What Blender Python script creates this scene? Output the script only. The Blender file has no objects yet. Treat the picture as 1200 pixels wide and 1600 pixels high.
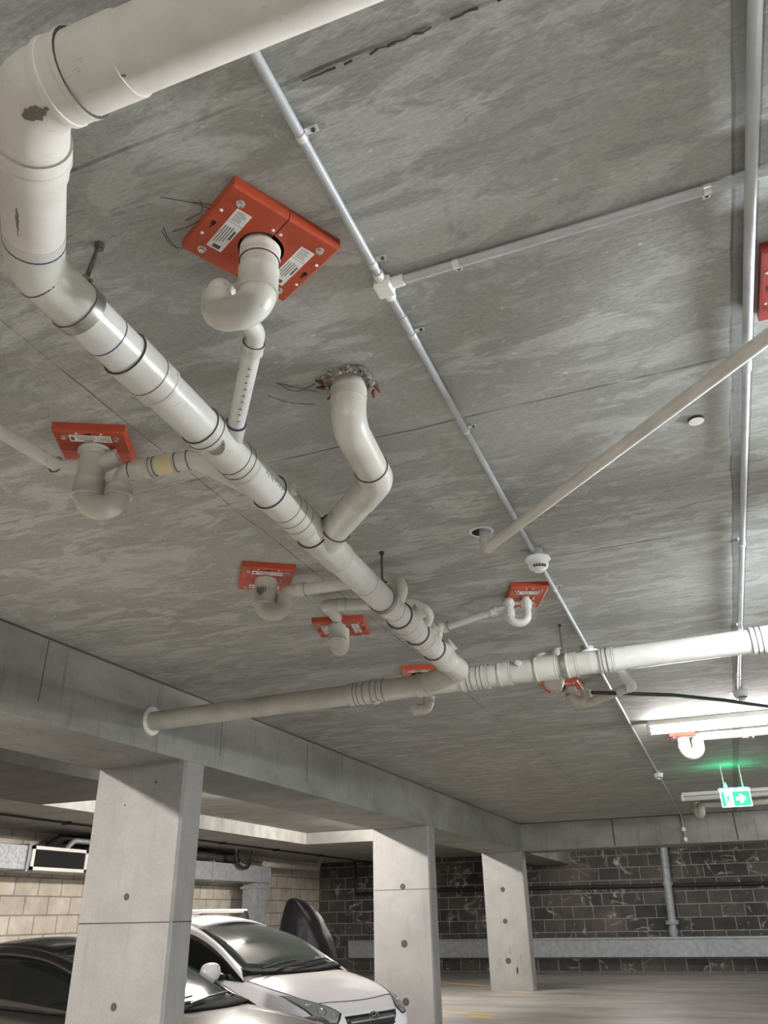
import bpy, bmesh, math, random
from mathutils import Vector, Matrix
from mathutils.bvhtree import BVHTree
random.seed(7)
C = bpy.context.scene.collection
SC = bpy.context.scene

# ------------------------------------------------------------------ camera, world, exposure
F = 1230.58
CAM = Vector((0, 0, 1.45))
RIGHT = Vector((0.92948, 0.36839, -0.01896))
FWD = Vector((-0.31979, 0.83036, 0.45633))
UP = Vector((0.18385, -0.41809, 0.88961))
cd = bpy.data.cameras.new('camera')
cam = bpy.data.objects.new('camera', cd)
C.objects.link(cam)
m = Matrix((RIGHT, UP, -FWD)).transposed().to_4x4()
m.translation = CAM
cam.matrix_world = m
cd.sensor_fit = 'VERTICAL'
cd.sensor_height = 24.0
cd.lens = 24.0 * F / 1600
cd.clip_start = 0.02
SC.camera = cam

w = bpy.data.worlds.new('garage_air')
SC.world = w
w.use_nodes = True
w.node_tree.nodes['Background'].inputs[0].default_value = (0.90, 0.95, 1.0, 1)
w.node_tree.nodes['Background'].inputs[1].default_value = 0.55

SC.view_settings.view_transform = 'Standard'
SC.view_settings.look = 'None'
SC.view_settings.gamma = 1
SC.view_settings.use_curve_mapping = False
SC.view_settings.exposure = 0.0
LAMP_NEAR, LAMP_VIEW, LAMP_BAY = 170.0, 120.0, 2100.0

# real positions read off the photograph: where the sight line of a photo pixel meets a known plane
def ray(px, py):
    return (FWD + RIGHT * ((px - 600) / F) + UP * ((800 - py) / F))
def Pz(px, py, z): r = ray(px, py); return CAM + r * ((z - CAM.z) / r.z)
def Px(px, py, x): r = ray(px, py); return CAM + r * (x / r.x)
def Py(px, py, y): r = ray(px, py); return CAM + r * (y / r.y)
def proj(p):
    d = Vector(p) - CAM
    return (600 + F * d.dot(RIGHT) / d.dot(FWD), 800 - F * d.dot(UP) / d.dot(FWD))
def on_axis(a, b, px, py):
    best = None
    for i in range(401):
        p = a.lerp(b, i / 400)
        q = proj(p)
        e = (q[0] - px) ** 2 + (q[1] - py) ** 2
        if best is None or e < best[0]: best = (e, p)
    return best[1]

# ------------------------------------------------------------------ materials
MATS = {}
def new_mat(name):
    mt = bpy.data.materials.new(name)
    mt.use_nodes = True
    MATS[name] = mt
    nt = mt.node_tree
    return mt, nt, nt.nodes['Principled BSDF']
def N(nt, t, **k):
    n = nt.nodes.new(t)
    for a, b in k.items(): setattr(n, a, b)
    return n
def ramp(nt, src, stops, interp='LINEAR'):
    r = N(nt, 'ShaderNodeValToRGB')
    r.color_ramp.interpolation = interp
    e = r.color_ramp.elements
    e[0].position, e[0].color = stops[0][0], (*stops[0][1], 1)
    e[1].position, e[1].color = stops[-1][0], (*stops[-1][1], 1)
    for p, c in stops[1:-1]:
        x = e.new(p); x.color = (*c, 1)
    nt.links.new(src, r.inputs[0])
    return r.outputs[0]
def g(v): return (v, v, v)
def mixc(nt, fac, a, b, mode='MIX'):
    x = N(nt, 'ShaderNodeMix', data_type='RGBA', blend_type=mode)
    for s, v in ((x.inputs[0], fac), (x.inputs[6], a), (x.inputs[7], b)):
        if isinstance(v, (int, float)): s.default_value = v
        elif isinstance(v, tuple): s.default_value = (*v, 1)
        else: nt.links.new(v, s)
    return x.outputs[2]
def math_(nt, op, a, b=None, c=None):
    x = N(nt, 'ShaderNodeMath', operation=op)
    for i, v in enumerate((a, b, c)):
        if v is None: continue
        if isinstance(v, (int, float)): x.inputs[i].default_value = v
        else: nt.links.new(v, x.inputs[i])
    return x.outputs[0]
def coords(nt, scale=(1, 1, 1), loc=(0, 0, 0), rot=(0, 0, 0)):
    t = N(nt, 'ShaderNodeTexCoord')
    mp = N(nt, 'ShaderNodeMapping')
    mp.inputs['Scale'].default_value = scale
    mp.inputs['Location'].default_value = loc
    mp.inputs['Rotation'].default_value = rot
    nt.links.new(t.outputs['Object'], mp.inputs[0])
    return mp.outputs[0]
def noise(nt, vec, scale, detail=6, rough=0.55, dist=0.0):
    n = N(nt, 'ShaderNodeTexNoise')
    n.inputs['Scale'].default_value = scale
    n.inputs['Detail'].default_value = detail
    n.inputs['Roughness'].default_value = rough
    n.inputs['Distortion'].default_value = dist
    nt.links.new(vec, n.inputs['Vector'])
    return n.outputs['Fac']
def bump(nt, bs, h, strength, dist=0.01):
    b = N(nt, 'ShaderNodeBump')
    b.inputs['Strength'].default_value = strength
    b.inputs['Distance'].default_value = dist
    nt.links.new(h, b.inputs['Height'])
    nt.links.new(b.outputs[0], bs.inputs['Normal'])
def plain(name, col, rough=0.5, metal=0.0, coat=0.0, spec=0.5):
    mt, nt, bs = new_mat(name)
    bs.inputs['Base Color'].default_value = (*col, 1)
    bs.inputs['Roughness'].default_value = rough
    bs.inputs['Metallic'].default_value = metal
    bs.inputs['Coat Weight'].default_value = coat
    bs.inputs['Coat Roughness'].default_value = 0.04
    bs.inputs['Specular IOR Level'].default_value = spec
    return mt
def worn(name, dark, light, rough, scale=6.0, metal=0.0, spots=0.0, spot_col=(0.08, 0.07, 0.06), stretch=(1, 1, 1)):
    mt, nt, bs = new_mat(name)
    v = coords(nt, stretch)
    n = noise(nt, v, scale)
    c = ramp(nt, n, [(0.35, dark), (0.62, light)])
    if spots:
        s = noise(nt, coords(nt, (1, 1, 1), (3, 1, 2)), scale * 7, 3, 0.6)
        k = ramp(nt, s, [(1 - spots - 0.06, g(0)), (1 - spots + 0.03, g(0.75))])
        c = mixc(nt, k, c, spot_col)
    nt.links.new(c, bs.inputs['Base Color'])
    bs.inputs['Roughness'].default_value = rough
    bs.inputs['Metallic'].default_value = metal
    return mt

def concrete_ceiling():
    mt, nt, bs = new_mat('board_marked_concrete')
    big = noise(nt, coords(nt, (0.8, 1.0, 1), (3, 9, 0)), 0.9, 4, 0.55)
    base = ramp(nt, big, [(0.32, (0.285, 0.287, 0.262)), (0.68, (0.375, 0.378, 0.346))])
    # pale skin left on the slab in ragged patches, dark flecks drawn out along the boards
    s1 = noise(nt, coords(nt, (1.0, 2.6, 1), (4, 2, 0), (0, 0, 0.04)), 2.3, 9, 0.66, 0.7)
    s3 = noise(nt, coords(nt, (1.0, 2.0, 1), (14, 7, 0)), 5.5, 7, 0.62, 0.4)
    s2 = noise(nt, coords(nt, (4.2, 19.0, 1), (1, 7, 0), (0, 0, -0.03)), 1.5, 4, 0.6, 0.5)
    area = ramp(nt, noise(nt, coords(nt, (0.6, 0.9, 1), (9, 3, 1)), 1.0, 3), [(0.44, g(0.0)), (0.56, g(1))])
    k1 = ramp(nt, s1, [(0.505, g(0)), (0.57, g(1))])
    k3 = ramp(nt, s3, [(0.56, g(0)), (0.60, g(1))])
    k2 = ramp(nt, s2, [(0.545, g(0)), (0.585, g(1))])
    base = mixc(nt, mixc(nt, 0.75, g(0), k1), base, (0.47, 0.475, 0.445))
    base = mixc(nt, mixc(nt, 0.45, g(0), k3), base, (0.46, 0.465, 0.435))
    base = mixc(nt, mixc(nt, 1.0, mixc(nt, 0.72, g(0), k2), area, 'MULTIPLY'), base, (0.275, 0.275, 0.253))
    fine = noise(nt, coords(nt, (1, 2.5, 1)), 55, 4, 0.7)
    base = mixc(nt, 0.34, base, ramp(nt, fine, [(0.3, g(0.28)), (0.7, g(0.74))]), 'OVERLAY')
    # white splash dots
    sp = noise(nt, coords(nt, (1, 1.6, 1), (2, 5, 0)), 17, 2, 0.5)
    base = mixc(nt, ramp(nt, sp, [(0.74, g(0)), (0.765, g(0.8))]), base, (0.62, 0.62, 0.58))
    # board joints every 1.555 m across and 2.29 m along
    t = N(nt, 'ShaderNodeTexCoord')
    sep = N(nt, 'ShaderNodeSeparateXYZ')
    nt.links.new(t.outputs['Object'], sep.inputs[0])
    wob = math_(nt, 'MULTIPLY', math_(nt, 'SUBTRACT', noise(nt, coords(nt, (1, 1, 1)), 1.5, 3), 0.5), 0.05)
    def lines(src, off, period, half):
        a = math_(nt, 'ADD', math_(nt, 'SUBTRACT', src, off), wob)
        fr = math_(nt, 'FRACT', math_(nt, 'ADD', math_(nt, 'DIVIDE', a, period), 0.5))
        d = math_(nt, 'MULTIPLY', math_(nt, 'ABSOLUTE', math_(nt, 'SUBTRACT', fr, 0.5)), period)
        return math_(nt, 'LESS_THAN', d, half)
    ly = lines(sep.outputs[1], 1.07, 1.555, 0.005)
    lx = lines(sep.outputs[0], 0.366, 2.286, 0.004)
    gap = ramp(nt, noise(nt, coords(nt, (3, 3, 1), (1, 1, 1)), 2.0, 3), [(0.38, g(0.15)), (0.62, g(0.75))])
    j = mixc(nt, 1.0, math_(nt, 'MAXIMUM', ly, lx), gap, 'MULTIPLY')
    base = mixc(nt, j, base, (0.075, 0.075, 0.07))
    # darker band beside the joint by the right conduit
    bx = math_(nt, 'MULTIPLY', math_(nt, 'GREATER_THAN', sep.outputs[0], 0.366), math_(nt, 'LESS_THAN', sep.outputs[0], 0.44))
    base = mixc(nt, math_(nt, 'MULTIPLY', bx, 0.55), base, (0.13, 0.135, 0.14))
    nt.links.new(base, bs.inputs['Base Color'])
    bs.inputs['Roughness'].default_value = 0.75
    bs.inputs['Specular IOR Level'].default_value = 0.3
    bump(nt, bs, s2, 0.22, 0.012)
    return mt
def concrete_smooth(name, dark, light, stretch=(1, 1, 1), rough=0.72, sc=2.2, streak=0.0):
    mt, nt, bs = new_mat(name)
    n1 = noise(nt, coords(nt, stretch), sc, 7, 0.6)
    c = ramp(nt, n1, [(0.32, dark), (0.66, light)])
    fine = noise(nt, coords(nt), 70, 4, 0.7)
    c = mixc(nt, 0.22, c, ramp(nt, fine, [(0.3, g(0.3)), (0.7, g(0.7))]), 'OVERLAY')
    if streak:
        st = noise(nt, coords(nt, (4, 4, 0.35), (5, 5, 5)), 3.0, 6, 0.65)
        c = mixc(nt, ramp(nt, st, [(0.56, g(0)), (0.72, g(streak))]), c, tuple(x * 0.45 for x in dark))
    nt.links.new(c, bs.inputs['Base Color'])
    bs.inputs['Roughness'].default_value = rough
    bump(nt, bs, n1, 0.12, 0.01)
    return mt
def block_wall(name, axis, c1, c2, mortar, lime, wdt=0.56, hgt=0.317, msize=0.012):
    mt, nt, bs = new_mat(name)
    t = N(nt, 'ShaderNodeTexCoord')
    sep = N(nt, 'ShaderNodeSeparateXYZ')
    nt.links.new(t.outputs['Object'], sep.inputs[0])
    cmb = N(nt, 'ShaderNodeCombineXYZ')
    nt.links.new(sep.outputs[axis], cmb.inputs[0])
    nt.links.new(sep.outputs[2], cmb.inputs[1])
    b = N(nt, 'ShaderNodeTexBrick')
    nt.links.new(cmb.outputs[0], b.inputs['Vector'])
    b.inputs['Scale'].default_value = 1.0
    b.inputs['Brick Width'].default_value = wdt
    b.inputs['Row Height'].default_value = hgt
    b.inputs['Mortar Size'].default_value = msize
    b.inputs['Mortar Smooth'].default_value = 0.15
    b.inputs['Color1'].default_value = (*c1, 1)
    b.inputs['Color2'].default_value = (*c2, 1)
    b.inputs['Mortar'].default_value = (*mortar, 1)
    c = b.outputs['Color']
    n1 = noise(nt, coords(nt), 2.4, 7, 0.62)
    c = mixc(nt, 0.55, c, ramp(nt, n1, [(0.25, g(0.2)), (0.75, g(0.78))]), 'OVERLAY')
    if lime:
        # lime bloom leached from the joints: drooping streaks
        n2 = noise(nt, coords(nt, (1.0, 1.0, 1.7), (3, 0, 1)), 0.62, 4, 0.5, 1.9)
        band = ramp(nt, n2, [(0.485, g(0)), (0.50, g(1)), (0.51, g(0.5)), (0.545, g(0))])
        n3 = ramp(nt, noise(nt, coords(nt, (1, 1, 1), (7, 2, 4)), 2.2, 5), [(0.50, g(0)), (0.68, g(1))])
        c = mixc(nt, mixc(nt, 1.0, band, n3, 'MULTIPLY'), c, lime)
        n4 = ramp(nt, noise(nt, coords(nt, (1, 1, 1), (1, 2, 9)), 0.45, 3), [(0.52, g(0)), (0.68, g(0.55))])
        c = mixc(nt, n4, c, (0.21, 0.17, 0.135))
    nt.links.new(c, bs.inputs['Base Color'])
    bs.inputs['Roughness'].default_value = 0.85
    bump(nt, bs, b.outputs['Fac'], -0.5, 0.015)
    return mt
def pvc(name, dark, light, rough):
    mt, nt, bs = new_mat(name)
    n1 = noise(nt, coords(nt), 5.0, 6, 0.6)
    c = ramp(nt, n1, [(0.34, dark), (0.62, light)])
    n2 = noise(nt, coords(nt, (1, 1, 1), (2, 8, 1)), 26, 4, 0.7)
    c = mixc(nt, ramp(nt, n2, [(0.66, g(0)), (0.75, g(0.5))]), c, tuple(x * 0.45 for x in dark))
    n3 = noise(nt, coords(nt, (2, 12, 6), (2, 3, 1)), 4.0, 4, 0.7)
    c = mixc(nt, ramp(nt, n3, [(0.67, g(0)), (0.74, g(0.6))]), c, (0.22, 0.20, 0.17))
    nt.links.new(c, bs.inputs['Base Color'])
    r = ramp(nt, n1, [(0.3, g(rough + 0.14)), (0.7, g(rough))])
    nt.links.new(r, bs.inputs['Roughness'])
    return mt
def emit(name, col, strength, base=(0.9, 0.9, 0.9)):
    mt, nt, bs = new_mat(name)
    bs.inputs['Base Color'].default_value = (*base, 1)
    bs.inputs['Emission Color'].default_value = (*col, 1)
    bs.inputs['Emission Strength'].default_value = strength
    return mt

concrete_ceiling()
concrete_smooth('beam_concrete', (0.20, 0.20, 0.18), (0.30, 0.30, 0.275), (0.6, 0.6, 1.2), streak=0.55)
concrete_smooth('column_concrete', (0.255, 0.249, 0.238), (0.32, 0.313, 0.30), streak=0.25)
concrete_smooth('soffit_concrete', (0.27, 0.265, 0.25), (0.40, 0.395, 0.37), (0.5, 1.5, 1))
concrete_smooth('soffit_shaded', (0.10, 0.098, 0.092), (0.15, 0.148, 0.14), (0.5, 1.5, 1))  # soffit concrete again, colour darkened to stand in for the shade there
concrete_smooth('floor_concrete', (0.17, 0.16, 0.143), (0.33, 0.313, 0.283), (0.35, 1.0, 1), 0.5, 1.6)
block_wall('dark_block', 0, (0.045, 0.043, 0.040), (0.085, 0.081, 0.075), (0.26, 0.25, 0.235), (0.62, 0.60, 0.57))
block_wall('cream_block', 1, (0.66, 0.60, 0.50), (0.56, 0.50, 0.42), (0.30, 0.27, 0.23), None, 0.60, 0.317, 0.016)
pvc('pvc', (0.46, 0.445, 0.39), (0.56, 0.545, 0.485), 0.28)
pvc('pvc_clean', (0.53, 0.52, 0.475), (0.62, 0.61, 0.565), 0.24)
pvc('pvc_dusty', (0.42, 0.40, 0.345), (0.52, 0.50, 0.44), 0.42)
plain('glue_line', (0.085, 0.082, 0.078), 0.5)
plain('blue_line', (0.025, 0.035, 0.10), 0.5)
plain('rubber_black', (0.02, 0.02, 0.02), 0.6)
pvc('pvc_warm', (0.56, 0.525, 0.47), (0.68, 0.645, 0.585), 0.42)
plain('yellowed_tape', (0.66, 0.56, 0.33), 0.5)
worn('conduit_grey', (0.40, 0.41, 0.42), (0.47, 0.48, 0.49), 0.38, 8)
worn('galvanised', (0.24, 0.255, 0.27), (0.42, 0.435, 0.45), 0.45, 26, 0.4)
worn('galvanised_dull', (0.30, 0.32, 0.335), (0.40, 0.42, 0.435), 0.5, 8, 0.2)
worn('zinc_clip', (0.62, 0.63, 0.63), (0.78, 0.79, 0.78), 0.3, 30, 0.5)
worn('fire_red', (0.40, 0.056, 0.022), (0.47, 0.072, 0.029), 0.36, 7, 0, 0.0)
worn('fire_red_dark', (0.34, 0.034, 0.030), (0.40, 0.044, 0.037), 0.36, 7, 0, 0.0)
plain('label_white', (0.80, 0.78, 0.74), 0.5)
plain('label_ink', (0.10, 0.10, 0.10), 0.6)
plain('slot_black', (0.006, 0.006, 0.006), 0.8)
plain('white_plastic', (0.80, 0.80, 0.79), 0.35)
plain('white_paint', (0.80, 0.79, 0.75), 0.4)
plain('bolt_steel', (0.62, 0.62, 0.60), 0.25, 0.9)
worn('steel_rod', (0.07, 0.065, 0.06), (0.16, 0.14, 0.12), 0.5, 40, 0.5)
worn('strap_steel', (0.20, 0.195, 0.17), (0.36, 0.345, 0.30), 0.4, 14, 0.6)
worn('fibre_sealant', (0.22, 0.20, 0.18), (0.52, 0.49, 0.44), 0.9, 40)
plain('sealant_red', (0.20, 0.05, 0.035), 0.8)
plain('car_white', (0.86, 0.825, 0.825), 0.30, 0, 0.8)
plain('car_black', (0.012, 0.012, 0.013), 0.30, 0.0, 0.5)
plain('car_bronze', (0.105, 0.098, 0.092), 0.30, 0.55, 0.7)
plain('car_glass', (0.008, 0.010, 0.010), 0.06, 0, 0, 0.6)
plain('screen_glass', (0.045, 0.055, 0.052), 0.07, 0, 0, 0.9)
plain('trim_black', (0.012, 0.012, 0.013), 0.4)
plain('scuff_brown', (0.16, 0.14, 0.115), 0.7)
plain('chrome', (0.75, 0.75, 0.76), 0.08, 1.0)
plain('lens', (0.55, 0.56, 0.57), 0.16, 0.55)
plain('cowl_black', (0.008, 0.008, 0.008), 0.85, 0, 0, 0.1)
plain('tyre', (0.018, 0.018, 0.018), 0.8)
plain('alloy', (0.5, 0.5, 0.52), 0.3, 0.9)
mt, nt, bs = new_mat('cover_black')
bs.inputs['Base Color'].default_value = (0.007, 0.007, 0.009, 1)
bs.inputs['Roughness'].default_value = 0.55
bs.inputs['Specular IOR Level'].default_value = 0.25
bump(nt, bs, noise(nt, coords(nt, (1, 1, 0.45), (0, 0, 0), (0, 0.5, 0)), 5.0, 2, 0.4, 1.0), 0.5, 0.05)
plain('yellow_paint', (0.62, 0.42, 0.10), 0.6)
plain('seam_dark', (0.07, 0.068, 0.06), 0.8)
plain('crack_dark', (0.05, 0.048, 0.045), 0.9)
plain('green_cable', (0.01, 0.10, 0.06), 0.5)
emit('lamp_view', (1.0, 0.96, 0.94), LAMP_VIEW)
emit('fill_near', (1.0, 0.98, 0.93), LAMP_NEAR)
emit('lamp_cool', (0.88, 0.94, 1.0), LAMP_NEAR * 4.4)
emit('lamp_bay', (1.0, 0.93, 0.87), LAMP_BAY)
emit('lamp_bay_far', (1.0, 0.93, 0.87), LAMP_BAY * 0.38)
emit('fill_row', (1.0, 0.96, 0.92), 260.0)
emit('fill_far', (1.0, 0.96, 0.90), LAMP_NEAR * 0.56)
plain('tube_off', (0.62, 0.62, 0.58), 0.3)
emit('sign_green', (0.0, 0.62, 0.27), 1.1, (0.0, 0.35, 0.16))
emit('sign_white', (0.86, 1.0, 0.95), 1.3)
emit('sign_led', (0.0, 1.0, 0.22), 9.0)
emit('sign_strip', (0.0, 0.9, 0.40), 55.0)

# ------------------------------------------------------------------ mesh helpers
class MB:
    def __init__(s): s.bm = bmesh.new(); s.mi = 0
    def face(s, vs):
        try: f = s.bm.faces.new(vs)
        except ValueError: return None
        f.material_index = s.mi
        return f
    def box(s, lo, hi, rot=None, org=None, taper=0.0):
        lo, hi = Vector(lo), Vector(hi)
        c = [Vector((x, y, z)) for z in (lo.z, hi.z) for y in (lo.y, hi.y) for x in (lo.x, hi.x)]
        if taper:
            mid = (lo + hi) / 2
            for p in c[:4]:
                p.x += taper * (1 if p.x < mid.x else -1); p.y += taper * (1 if p.y < mid.y else -1)
        if rot is not None: c = [rot @ p for p in c]
        if org is not None: c = [p + Vector(org) for p in c]
        v = [s.bm.verts.new(p) for p in c]
        for q in ((0, 2, 3, 1), (4, 5, 7, 6), (0, 1, 5, 4), (2, 6, 7, 3), (0, 4, 6, 2), (1, 3, 7, 5)):
            s.face([v[i] for i in q])
        return s
    def tube(s, pts, r, seg=20, caps=True, mats=None):
        """tube along pts; r a number or one per point; mats optional material index per span"""
        pts = [Vector(p) for p in pts]
        n = len(pts)
        rs = r if isinstance(r, (list, tuple)) else [r] * n
        tang = []
        for i in range(n):
            a = pts[max(i - 1, 0)]; b = pts[min(i + 1, n - 1)]
            d = (b - a)
            if d.length < 1e-9: d = tang[-1] if tang else Vector((0, 0, 1))
            tang.append(d.normalized())
        t0 = tang[0]
        ref = Vector((0, 0, 1)) if abs(t0.z) < 0.9 else Vector((1, 0, 0))
        nrm = (ref - t0 * ref.dot(t0)).normalized()
        rings = []
        for i in range(n):
            t = tang[i]
            nrm = (nrm - t * nrm.dot(t)).normalized()
            bn = t.cross(nrm)
            rings.append([s.bm.verts.new(pts[i] + (nrm * math.cos(2 * math.pi * k / seg) + bn * math.sin(2 * math.pi * k / seg)) * rs[i]) for k in range(seg)])
        for i in range(n - 1):
            if mats: s.mi = mats[i]
            for k in range(seg):
                s.face([rings[i][k], rings[i][(k + 1) % seg], rings[i + 1][(k + 1) % seg], rings[i + 1][k]])
        if mats: s.mi = 0
        if caps:
            s.face(list(reversed(rings[0]))); s.face(rings[-1])
        return s
    def lathe(s, prof, org, axis=(0, 0, 1), seg=24, mats=None):
        """prof: (distance along axis, radius)"""
        a = Vector(axis).normalized()
        org = Vector(org)
        pts = [org + a * h for h, _ in prof]
        ref = Vector((0, 0, 1)) if abs(a.z) < 0.9 else Vector((1, 0, 0))
        nrm = (ref - a * ref.dot(a)).normalized(); bn = a.cross(nrm)
        rings = [[s.bm.verts.new(pts[i] + (nrm * math.cos(2 * math.pi * k / seg) + bn * math.sin(2 * math.pi * k / seg)) * max(prof[i][1], 1e-4)) for k in range(seg)] for i in range(len(prof))]
        for i in range(len(prof) - 1):
            if mats: s.mi = mats[i]
            for k in range(seg):
                s.face([rings[i][k], rings[i][(k + 1) % seg], rings[i + 1][(k + 1) % seg], rings[i + 1][k]])
        s.mi = 0
        s.face(list(reversed(rings[0]))); s.face(rings[-1])
        return s
    def grid(s, rows, closed=False):
        vr = [[s.bm.verts.new(Vector(p)) for p in r] for r in rows]
        for i in range(len(vr) - 1):
            for k in range(len(vr[i]) - 1):
                s.face([vr[i][k], vr[i][k + 1], vr[i + 1][k + 1], vr[i + 1][k]])
        return s
    def prism(s, poly, z0, z1, M=None):
        a = [Vector((x, y, z0)) for x, y in poly]; b = [Vector((x, y, z1)) for x, y in poly]
        if M is not None: a = [M @ p for p in a]; b = [M @ p for p in b]
        va = [s.bm.verts.new(p) for p in a]; vb = [s.bm.verts.new(p) for p in b]
        n = len(va)
        s.face(list(reversed(va))); s.face(vb)
        for i in range(n): s.face([va[i], va[(i + 1) % n], vb[(i + 1) % n], vb[i]])
        return s

ORG = {}
def obj(name, mb, mats, parent=None, smooth=True, sub=0, solid=0.0, bevel=0.0, label=None, recalc=True, shift=True):
    bm = mb.bm if isinstance(mb, MB) else mb
    org = ORG.get(parent.name, Vector((0, 0, 0))) if parent is not None else Vector((0, 0, 0))
    if recalc: bmesh.ops.recalc_face_normals(bm, faces=bm.faces)
    if shift and org.length > 0: bmesh.ops.translate(bm, verts=bm.verts, vec=-org)
    me = bpy.data.meshes.new(name)
    bm.to_mesh(me); bm.free()
    for x in (mats if isinstance(mats, (list, tuple)) else [mats]): me.materials.append(MATS[x])
    if smooth:
        me.polygons.foreach_set('use_smooth', [True] * len(me.polygons))
        try: me.set_sharp_from_angle(angle=math.radians(38))
        except Exception: pass
    o = bpy.data.objects.new(name, me)
    C.objects.link(o)
    if parent is not None:
        o.parent = parent
        ORG[o.name] = org.copy()
    else:
        ORG[o.name] = Vector((0, 0, 0))
    if bevel:
        b = o.modifiers.new('edge', 'BEVEL'); b.width = bevel; b.segments = 2; b.limit_method = 'ANGLE'
    if solid:
        b = o.modifiers.new('thick', 'SOLIDIFY'); b.thickness = solid; b.offset = -1
    if sub:
        b = o.modifiers.new('round', 'SUBSURF'); b.levels = sub; b.render_levels = sub
    if label: o['label'] = label
    return o
def thing(name, label, cat, loc=(0, 0, 0), group=None):
    o = bpy.data.objects.new(name, None)
    C.objects.link(o)
    o.empty_display_size = 0.1
    o.location = loc
    ORG[o.name] = Vector(loc)
    o['label'] = label; o['category'] = cat
    if group: o['group'] = group
    return o
def tag(o, label, cat, group=None, kind=None):
    o['label'] = label; o['category'] = cat
    if group: o['group'] = group
    if kind: o['kind'] = kind
    return o
def struct(name, mb, mats, label, cat, smooth=False, bevel=0.0):
    return tag(obj(name, mb, mats, None, smooth, bevel=bevel), label, cat, None, 'structure')
def dup(root, loc, label, rotz=0.0):
    r = root.copy(); C.objects.link(r)
    r.location = loc; r.rotation_euler = (0, 0, rotz); r['label'] = label
    for ch in list(root.children):
        c = ch.copy(); C.objects.link(c); c.parent = r
        for gch in ch.children:
            d = gch.copy(); C.objects.link(d); d.parent = c
    return r
def fillet(pts, r, n=8):
    """round the inner corners of a polyline with radius r (number or per-corner list)"""
    pts = [Vector(p) for p in pts]
    out = [pts[0]]
    for i in range(1, len(pts) - 1):
        rr = r[i - 1] if isinstance(r, (list, tuple)) else r
        a = (pts[i - 1] - pts[i]); b = (pts[i + 1] - pts[i])
        la, lb = a.length, b.length
        a.normalize(); b.normalize()
        ang = a.angle(b)
        if ang > math.pi - 0.02: out.append(pts[i]); continue
        d = min(rr / math.tan(ang / 2), la * 0.49, lb * 0.49)
        rr = d * math.tan(ang / 2)
        cen = pts[i] + (a + b).normalized() * (rr / math.sin(ang / 2))
        p0 = pts[i] + a * d - cen; p1 = pts[i] + b * d - cen
        tot = p0.angle(p1)
        for k in range(n + 1):
            t = k / n
            q = (p0 * math.sin((1 - t) * tot) + p1 * math.sin(t * tot)) / max(math.sin(tot), 1e-6)
            out.append(cen + q)
    out.append(pts[-1])
    return out
def sleeve(p, d, r, length, lips=True, parent=None, mat='pvc', name='coupling', lines='glue_line', k=1.07):
    """a socket fitting round a pipe: raised collar, thicker lips and the dark glue lines at its ends"""
    h = length / 2
    R = r * k
    e = 0.0012
    prof = [(-h - e, r * 0.98), (-h - e, r * 1.012), (-h, r * 1.012), (-h, R * 1.025), (-h + 0.012, R * 1.025), (-h + 0.014, R), (h - 0.014, R), (h - 0.012, R * 1.025), (h, R * 1.025), (h, r * 1.012), (h + e, r * 1.012), (h + e, r * 0.98)]
    mats = [0, 1, 1, 0, 0, 0, 0, 0, 1, 1, 0]
    mb = MB().lathe(prof, p, d, 28, mats)
    return obj(name, mb, [mat, lines], parent)
def ringline(p, d, r, parent, mat='glue_line', wdt=0.004, name='glue_line'):
    mb = MB().lathe([(-wdt / 2, r * 0.99), (-wdt / 2, r * 1.012), (wdt / 2, r * 1.012), (wdt / 2, r * 0.99)], p, d, 28)
    return obj(name, mb, mat, parent)

# ------------------------------------------------------------------ structure
ZC, ZB = 3.25, 2.675
struct('ceiling', MB().box((-4.2, -5, ZC), (7, 25.3, ZC + 0.25)), 'board_marked_concrete', 'grey board-marked concrete ceiling slab carrying the pipes', 'ceiling')
struct('ceiling_left', MB().box((-9.17, -5, ZC), (-5.0, 18.2, ZC + 0.25)), 'soffit_concrete', 'concrete ceiling above the parked cars, beyond the long beam', 'ceiling')
mb = MB().box((-12.3, -5, 3.0), (-9.17, 25.3, ZC + 0.25))
struct('ceiling_drop', mb, 'soffit_concrete', 'lowered concrete soffit along the cream block wall', 'ceiling')
mb = MB().box((-9.17, 18.2, 3.0), (-5.0, 25.3, ZC + 0.25))
struct('ceiling_drop_far', mb, 'soffit_concrete', 'lowered concrete soffit in the far left corner of the garage', 'ceiling')
xs, ye = Pz(60, 1201, 3.0).x, Pz(93, 1255, 3.0).y
struct('ceiling_drop_near', MB().box((-9.17, -5, 3.0), (xs, ye, ZC)), 'soffit_shaded', 'lowered concrete soffit left of the nearest column', 'ceiling')
struct('beam_long', MB().box((-5.09, -5, ZB), (-4.155, 25.3, ZC + 0.1)), 'beam_concrete', 'long concrete beam over the row of three columns', 'beam', bevel=0.006)
struct('beam_cross', MB().box((-4.2, 18.87, ZB), (7, 19.75, ZC + 0.1)), 'beam_concrete', 'concrete cross beam at the far end in front of the dark block wall', 'beam', bevel=0.006)
struct('floor', MB().box((-12.6, -5, -0.2), (7, 25.6, 0)), 'floor_concrete', 'bare concrete garage floor', 'floor')
struct('wall_back', MB().box((-12.4, 25.0, 0), (7, 25.3, 3.3)), 'dark_block', 'dark block wall with white lime streaks at the far end', 'wall')
struct('wall_left', MB().box((-12.4, -5, 0), (-12.1, 25.1, 3.05)), 'cream_block', 'cream concrete block wall behind the parked cars', 'wall')

struct('wall_rear', MB().box((-12.4, -5.3, 0), (7, -5.0, 3.3)), 'dark_block', 'dark block wall behind the camera', 'wall')

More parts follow.
